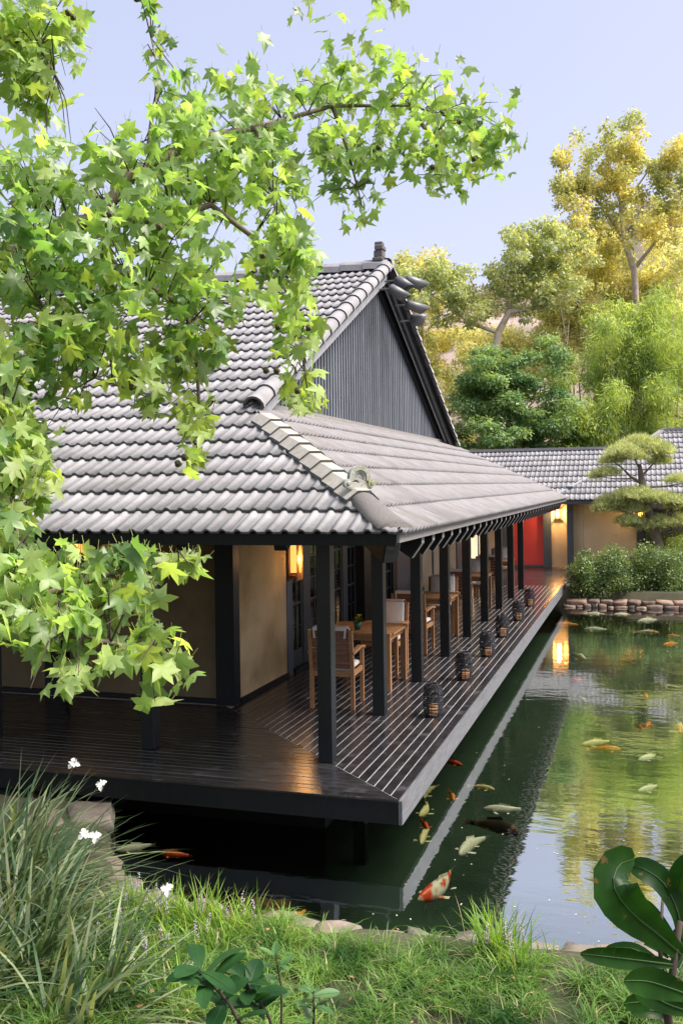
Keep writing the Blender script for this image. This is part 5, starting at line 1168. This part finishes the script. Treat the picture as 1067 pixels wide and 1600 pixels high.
def stalk_flower(p0, p1, label, nfl=1):
    p0, p1 = Vector(p0), Vector(p1); t = tag(empty('flag_flower', p0), label, 'flower', 'white flag flowers')
    mid = (p0+p1)/2+Vector((0, 0, .06)); b = MB(); b.tube([Vector(), mid-p0, p1-p0], [.003, .0025, .0018], 5); b.build('stalk', M_stalk, t)
    rr = random.Random(int(p1.x*1000))
    for k in range(nfl):
        c = p1-p0+Vector((rr.uniform(-.02, .02), rr.uniform(-.02, .02), .0)); b = MB()
        ax = (Vector((.25, -.75, .6))+Vector((rr.uniform(-.3, .3), rr.uniform(-.3, .3), 0))).normalized(); e1 = ax.orthogonal().normalized(); e2 = ax.cross(e1)
        for j in range(6):
            a = j*math.pi/3+rr.uniform(-.15, .15); big = j % 2 == 0; L_ = .040 if big else .030; wd = .014 if big else .008; bk = -.012 if big else .016
            d = e1*math.cos(a)+e2*math.sin(a); s_ = ax.cross(d)
            b.add([c, c+d*L_*.35+s_*wd*.7+ax*.006, c+d*L_*.7+s_*wd+ax*.004, c+d*L_+ax*bk, c+d*L_*.7-s_*wd+ax*.004, c+d*L_*.35-s_*wd*.7+ax*.006], [(0, 1, 2, 3, 4, 5)])
        b.build('blossom', M_white, t)
for (u0, v0, u1, v1, d, lb) in ((20, 1420, 118, 1192, 5.6, 'topmost white flag flower against the dark deck'), (60, 1380, 156, 1226, 5.8, 'white flag flower below and right of the topmost one'), (70, 1460, 128, 1305, 5.4, 'left of the two white flag flowers over the stones'), (75, 1465, 150, 1306, 5.5, 'right of the two white flag flowers over the stones'), (200, 1500, 262, 1388, 5.1, 'white flag bud rising from the grass before the dark water')):
    stalk_flower(at(u0, v0, d), at(u1, v1, d), lb)
def liriope(x, y, n, label, Lr, seed, spikes=2, straw=.1):
    rg_ = np.random.default_rng(seed); z = gh(x, y); t = tag(empty('liriope_clump', (x, y, z-.015)), label, 'plant', 'liriope clumps along the near bank')
    for nm, m_, nn in (('blades', L_liri, int(n*(1-straw))), ('straw_blades', L_dry, int(n*straw))):
        base = np.stack([rg_.normal(0, .07, nn), rg_.normal(0, .07, nn), np.zeros(nn)], -1)
        V, F = blades(base, rg_.uniform(0, 6.28, nn), rg_.uniform(.05, .75, nn), rg_.uniform(*Lr, nn), rg_.uniform(.007, .013, nn), rg_.uniform(.05, .5, nn), 5, rg_)
        tag(link(nm, np_mesh(nm, V, F, m_, True), t), kind='stuff')
    for k in range(spikes):
        a = rg_.uniform(0, 6.28); h = rg_.uniform(.2, .32); q = Vector((rg_.normal(0, .07), rg_.normal(0, .07), 0)); tip = q+Vector((math.cos(a)*.04, math.sin(a)*.04, h))
        b = MB(); b.tube([q, (q+tip)/2, tip], [.0022, .002, .0012], 4)
        sp = b.build('flower_stalk', M_stalk, t); b = MB(); rr = random.Random(seed*10+k)
        for j in range(34):
            s_ = rr.uniform(.5, 1.0); c = q.lerp(tip, s_); an = rr.uniform(0, 6.28); r_ = .016*(1.15-s_)+.004; c = c+Vector((math.cos(an)*r_, math.sin(an)*r_, rr.uniform(-.004, .004))); e_ = .0042
            b.add([c+Vector((e_, 0, 0)), c+Vector((0, e_, 0)), c+Vector((-e_, 0, 0)), c+Vector((0, -e_, 0)), c+Vector((0, 0, e_)), c-Vector((0, 0, e_))], [(0, 1, 4), (1, 2, 4), (2, 3, 4), (3, 0, 4), (1, 0, 5), (2, 1, 5), (3, 2, 5), (0, 3, 5)])
        b.build('flower_spike', M_purple, sp)
    return t
LI = [(-.45, -2.95, 150, 'liriope clump with lilac spikes at the left end of the rim stones', (.22, .42), 21, 4), (-.18, -3.0, 150, 'bright liriope clump left of the white bud, before the dark water', (.22, .42), 22, 4), (.1, -2.98, 160, 'upright liriope clump in front of the leftmost rim stones', (.24, .45), 23, 3), (.38, -2.95, 120, 'liriope clump right of the white bud against the dark water', (.22, .42), 24, 3),
      (-.3, -3.35, 130, 'liriope clump in the second row behind the flag leaves', (.2, .38), 25, 3), (.05, -3.4, 120, 'liriope clump in the second row near the dark sprigs', (.2, .36), 26, 3), (.3, -3.3, 110, 'liriope clump between the dark sprigs and the rim stones', (.2, .34), 27, 2), (.0, -3.75, 110, 'liriope clump low at the left of the dark sprigs', (.2, .36), 28, 3), (.35, -3.8, 90, 'liriope clump behind the dark sprigs at the lower edge', (.18, .32), 29, 1),
      (1.98, -2.80, 190, 'tall arching liriope clump at right against the bright water', (.22, .42), 30, 3), (2.12, -3.02, 130, 'liriope clump just in front of the tall one at right', (.18, .34), 31, 1), (.75, -3.1, 90, 'short liriope clump before the middle rim stones', (.14, .26), 32, 0)]
for l_ in LI: liriope(*l_)
# mondo grass carpet
rgm = np.random.default_rng(55); nt_ = 640
tx = rgm.uniform(-1.2, 4.2, nt_); ty = rgm.uniform(-5.6, -2.82, nt_); per = 64
hs = np.clip(nz2(tx, ty, 1.6, 4)*.5+.6, .25, 1.2)
base = np.stack([np.repeat(tx, per)+rgm.normal(0, .028, nt_*per), np.repeat(ty, per)+rgm.normal(0, .028, nt_*per), np.zeros(nt_*per)], -1)
base[:, 2] = ground_h(base[:, 0], base[:, 1])-.01+np.repeat(hs, per)*.05
base = base[base[:, 1] < -2.76]; nb = len(base)
V, F = blades(base, rgm.uniform(0, 6.28, nb), rgm.uniform(.15, 1.0, nb), rgm.uniform(.12, .30, nb), rgm.uniform(.0045, .008, nb), rgm.uniform(.35, 1.0, nb), 4, rgm)
mi = (np.repeat(rgm.random(nb) < .05, 4)).astype(int)
tag(link('mondo_grass', np_mesh('mondo_grass', V, F, [L_mondo, L_dry], True, mi)), 'low tufted mondo grass covering the near bank', 'grass', kind='stuff')

# bits floating on the water, fallen leaves in the grass
rgf = np.random.default_rng(91); nf = 260
fx, fy = rgf.uniform(.9, 4.6, nf), rgf.uniform(-2.2, 14.5, nf)
Pf = np.stack([fx, fy, np.full(nf, WATER_Z+.003)], -1); V, F = rhombs(Pf, np.tile([[0.02, 0.01, 1.0]], (nf, 1)), rgf.uniform(.006, .022, nf), .6, rgf)
M_fleck = mat('pale floating petals', (.5, .48, .4), (.66, .62, .5), 30, .8, coord='World')
tag(link('floating_petals', np_mesh('floating_petals', V, F, M_fleck)), 'tiny pale petals floating on the pond', 'petals', kind='stuff')
nf = 170; fx, fy = rgf.uniform(-1.0, 3.6, nf), rgf.uniform(-4.6, -2.75, nf)
Pf = np.stack([fx, fy, ground_h(fx, fy)+rgf.uniform(.03, .12, nf)], -1); V, F = rhombs(Pf, rgf.normal(size=(nf, 3))*.4+np.array([[0, 0, 1.0]]), rgf.uniform(.02, .05, nf), .55, rgf)
M_litter = mat('fallen leaf litter', (.16, .08, .035), (.34, .2, .09), 14, .8, coord='World')
tag(link('leaf_litter', np_mesh('leaf_litter', V, F, M_litter)), 'fallen brown leaves scattered in the bank grass', 'leaf litter', kind='stuff')

# ------------------------------------------------------------------ broad leaved shrubs close to the camera
L_pitto = leafmat('glossy shrub leaf', (0.007, 0.03, 0.005), (0.018, 0.062, 0.008), 16, .3, tc=(1.6, 2.4, .4), rough=.42, spec=.22, spots=45)
M_rib = mat('leaf rib', (.02, .06, .012), (.035, .085, .018), 9, .5)
def obovate(L_, W_, curl, fold, seed=0, seg=9):
    V = []; F = []
    for i in range(seg+1):
        t_ = i/seg; wv = W_*.5*max(.04, math.sin(math.pi*min(1, t_**1.35*.97+.015))**.62) if t_ < 1 else .004
        ang = curl*t_; y = L_*(math.sin(ang)/curl if abs(curl) > .01 else t_); z = -L_*((1-math.cos(ang))/curl if abs(curl) > .01 else 0)
        V += [(-wv, y, z+fold*wv), (-wv*.5, y, z+fold*wv*.42), (0, y, z), (wv*.5, y, z+fold*wv*.42), (wv, y, z+fold*wv)]
    for i in range(seg):
        for k in range(4): F.append((i*5+k, i*5+k+1, (i+1)*5+k+1, (i+1)*5+k))
    return np.array(V), np.array(F)
def leaf_obj(par, base, tip, nrm, L_, W_, curl, fold, m_=L_pitto, rib=True):
    base, tip, nrm = Vector(base), Vector(tip), Vector(nrm); d = (tip-base).normalized(); nrm = (nrm-d*nrm.dot(d)).normalized(); x_ = d.cross(nrm)
    V, F = obovate(L_, W_, curl, fold); me = np_mesh('leaf', V, F, m_, True); M_ = Matrix.Identity(4); P0 = Vector(par.location)
    for i in range(3): M_[i][0] = x_[i]; M_[i][1] = d[i]; M_[i][2] = nrm[i]; M_[i][3] = base[i]-P0[i]
    o = link('leaf', me, par, M_)
    if rib:
        b = MB(); ctr = V.reshape(-1, 5, 3)[:, 2]; b.tube([Vector(p)+Vector((0, 0, .0006)) for p in ctr], [.0016*(L_/.15)*(1-.85*i/9) for i in range(len(ctr))], 5, False); b.build('midrib', M_rib, o)
    return o
sh = tag(empty('broadleaf_shrub', (at(1035, 1600, 1.35).x, at(1035, 1600, 1.35).y, -.27)), 'close dark glossy broad leaved shrub at the lower right corner', 'shrub')
S0 = Vector(sh.location); D_ = 1.35
b = MB(); top = at(1062, 1440, D_); mid_ = at(1042, 1570, D_)
b.tube([Vector((0, 0, 0)), Vector((.05, .03, 1.0)), mid_-S0, top-S0], [.012, .009, .006, .004], 7); b.build('stem', M_twig, sh, True)
b = MB(); b.tube([at(1040, 1590, D_)-S0, at(1030, 1480, D_)-S0, at(1035, 1400, D_+.05)-S0], [.004, .003, .002], 6); b.build('stem', M_twig, sh, True)
b = MB(); b.tube([at(1044, 1575, D_)-S0, at(1022, 1560, D_)-S0, at(1026, 1545, D_)-S0], [.003, .002, .002], 6); b.build('stem', M_twig, sh, True)
def leaf_curve(par, pts, Wp, tilt=.35, fold=.22, m_=L_pitto, seg=12):
    """broad leaf along a bent centre line; Wp is its full width in metres"""
    C_ = [at(*q) for q in pts]; n = len(C_)
    def cr(t_):
        x = t_*(n-1); i = min(int(x), n-2); f = x-i; p0, p1, p2, p3 = C_[max(i-1, 0)], C_[i], C_[i+1], C_[min(i+2, n-1)]
        return .5*((2*p1)+(p2-p0)*f+(2*p0-5*p1+4*p2-p3)*f*f+(3*p1-p0-3*p2+p3)*f**3)
    P0 = Vector(par.location); V = []; mid = []
    for i in range(seg+1):
        t_ = i/seg; p = cr(t_); d = (cr(min(1, t_+.02))-cr(max(0, t_-.02))).normalized()
        nn = (-FWD+UP*tilt); nn = (nn-d*nn.dot(d)).normalized(); sd = d.cross(nn)
        wv = Wp*.5*(math.sin(math.pi*min(.985, .04+.95*t_**1.5)))**.6
        for k in (-1, -.5, 0, .5, 1): V.append(p+sd*(wv*k)+nn*(fold*wv*k*k)-P0)
        mid.append(p+nn*.0008-P0)
    F = [(i*5+k, i*5+k+1, (i+1)*5+k+1, (i+1)*5+k) for i in range(seg) for k in range(4)]
    o = link('leaf', np_mesh('leaf', [tuple(v) for v in V], F, m_, True), par)
    b = MB(); b.tube(mid, [.0014*(1-.8*i/seg) for i in range(seg+1)], 5, False); b.build('midrib', M_rib, o)
D1 = 1.35
for pts, W_, tl in (([(1064, 1492, 1.35), (1030, 1462, 1.33), (985, 1425, 1.29), (958, 1385, 1.28), (966, 1352, 1.30), (990, 1342, 1.33)], .062, .1),
                    ([(1066, 1470, 1.36), (1058, 1425, 1.36), (1036, 1380, 1.37), (1005, 1358, 1.38), (984, 1352, 1.40)], .036, .5),
                    ([(1062, 1460, 1.37), (1058, 1410, 1.37), (1062, 1375, 1.36), (1078, 1352, 1.35), (1095, 1345, 1.35)], .040, .4),
                    ([(1056, 1508, 1.35), (1010, 1502, 1.33), (960, 1496, 1.31), (906, 1490, 1.29)], .027, .25),
                    ([(1090, 1560, 1.33), (1050, 1545, 1.30), (1010, 1533, 1.28), (974, 1532, 1.26)], .040, .2),
                    ([(1090, 1585, 1.34), (1050, 1572, 1.32), (1015, 1556, 1.31), (990, 1550, 1.30)], .030, .3),
                    ([(1030, 1570, 1.36), (1010, 1566, 1.35), (990, 1566, 1.34), (974, 1568, 1.33)], .026, .2),
                    ([(1040, 1520, 1.40), (1020, 1500, 1.42), (985, 1482, 1.43), (945, 1482, 1.44)], .018, .8),
                    ([(1045, 1495, 1.42), (1025, 1475, 1.43), (1008, 1462, 1.44), (1000, 1470, 1.45)], .026, .2),
                    ([(1062, 1480, 1.40), (1035, 1445, 1.41), (1012, 1420, 1.42), (995, 1405, 1.43)], .020, .4),
                    ([(1060, 1500, 1.40), (1040, 1480, 1.44), (1030, 1462, 1.46), (1022, 1480, 1.46)], .030, .2),
                    ([(1075, 1500, 1.36), (1095, 1480, 1.35), (1115, 1470, 1.34)], .045, .3),
                    ([(1060, 1515, 1.42), (1070, 1490, 1.44), (1066, 1470, 1.45), (1050, 1455, 1.46)], .04, .2),
                    ([(1070, 1560, 1.40), (1040, 1580, 1.42), (1010, 1578, 1.42), (985, 1582, 1.42)], .022, .6)):
    leaf_curve(sh, pts, W_, tl)
# dark sprigs at the lower edge
L_sprig = leafmat('sprig leaf', (0.010, 0.04, 0.012), (0.03, 0.09, 0.025), 9, .25, tc=(1.5, 1.9, .5), rough=.45, spec=.14)
def sprig(u, v, d, us, vs, n, sz, label, seed, m_=L_sprig):
    rr = random.Random(seed); g0 = at(us, vs, d); base = Vector((g0.x, g0.y, -.27)); t = tag(empty('shrub_sprig', base), label, 'shrub', 'leafy sprigs at the lower edge')
    top = at(u, v, d); b = MB(); b.tube([Vector(), (g0-base)*.5, g0-base, (g0+top)/2-base+Vector((.01, 0, .01)), top-base], [.007, .006, .0045, .0035, .002], 6); b.build('stem', M_twig, t, True)
    for k in range(n):
        f_ = .35+.65*(k/(n-1))**.6; a = k*2.4+rr.uniform(-.3, .3); p = g0.lerp(top, f_); el = rr.uniform(.05, .9)
        dv = Vector((math.cos(a)*math.cos(el), math.sin(a)*math.cos(el), math.sin(el)))
        leaf_obj(t, p, p+dv, UP*1.0+Vector((rr.uniform(-.3, .3), rr.uniform(-.3, .3), 0)), sz*rr.uniform(.75, 1.15), sz*rr.uniform(.36, .46), rr.uniform(.2, .7), .2, m_, True)
    return t
sprig(310, 1512, 1.95, 395, 1640, 16, .09, 'left dark leafy sprig at the lower edge, before the liriope', 3)
sprig(385, 1535, 2.05, 440, 1650, 14, .085, 'middle dark leafy sprig leaning right at the lower edge', 4)
L_sprig2 = leafmat('paler sprig leaf', (0.05, 0.13, 0.04), (0.11, 0.22, 0.07), 9, .3, rough=.4, spec=.5)
sprig(490, 1548, 2.6, 480, 1650, 11, .07, 'paler leafy sprig right of the two dark ones at the lower edge', 5, L_sprig2)
sprig(430, 1490, 3.2, 440, 1600, 9, .07, 'pale leafy sprig poking out of the grass below the rim stones', 6, L_sprig2)
bpy.context.view_layer.update()
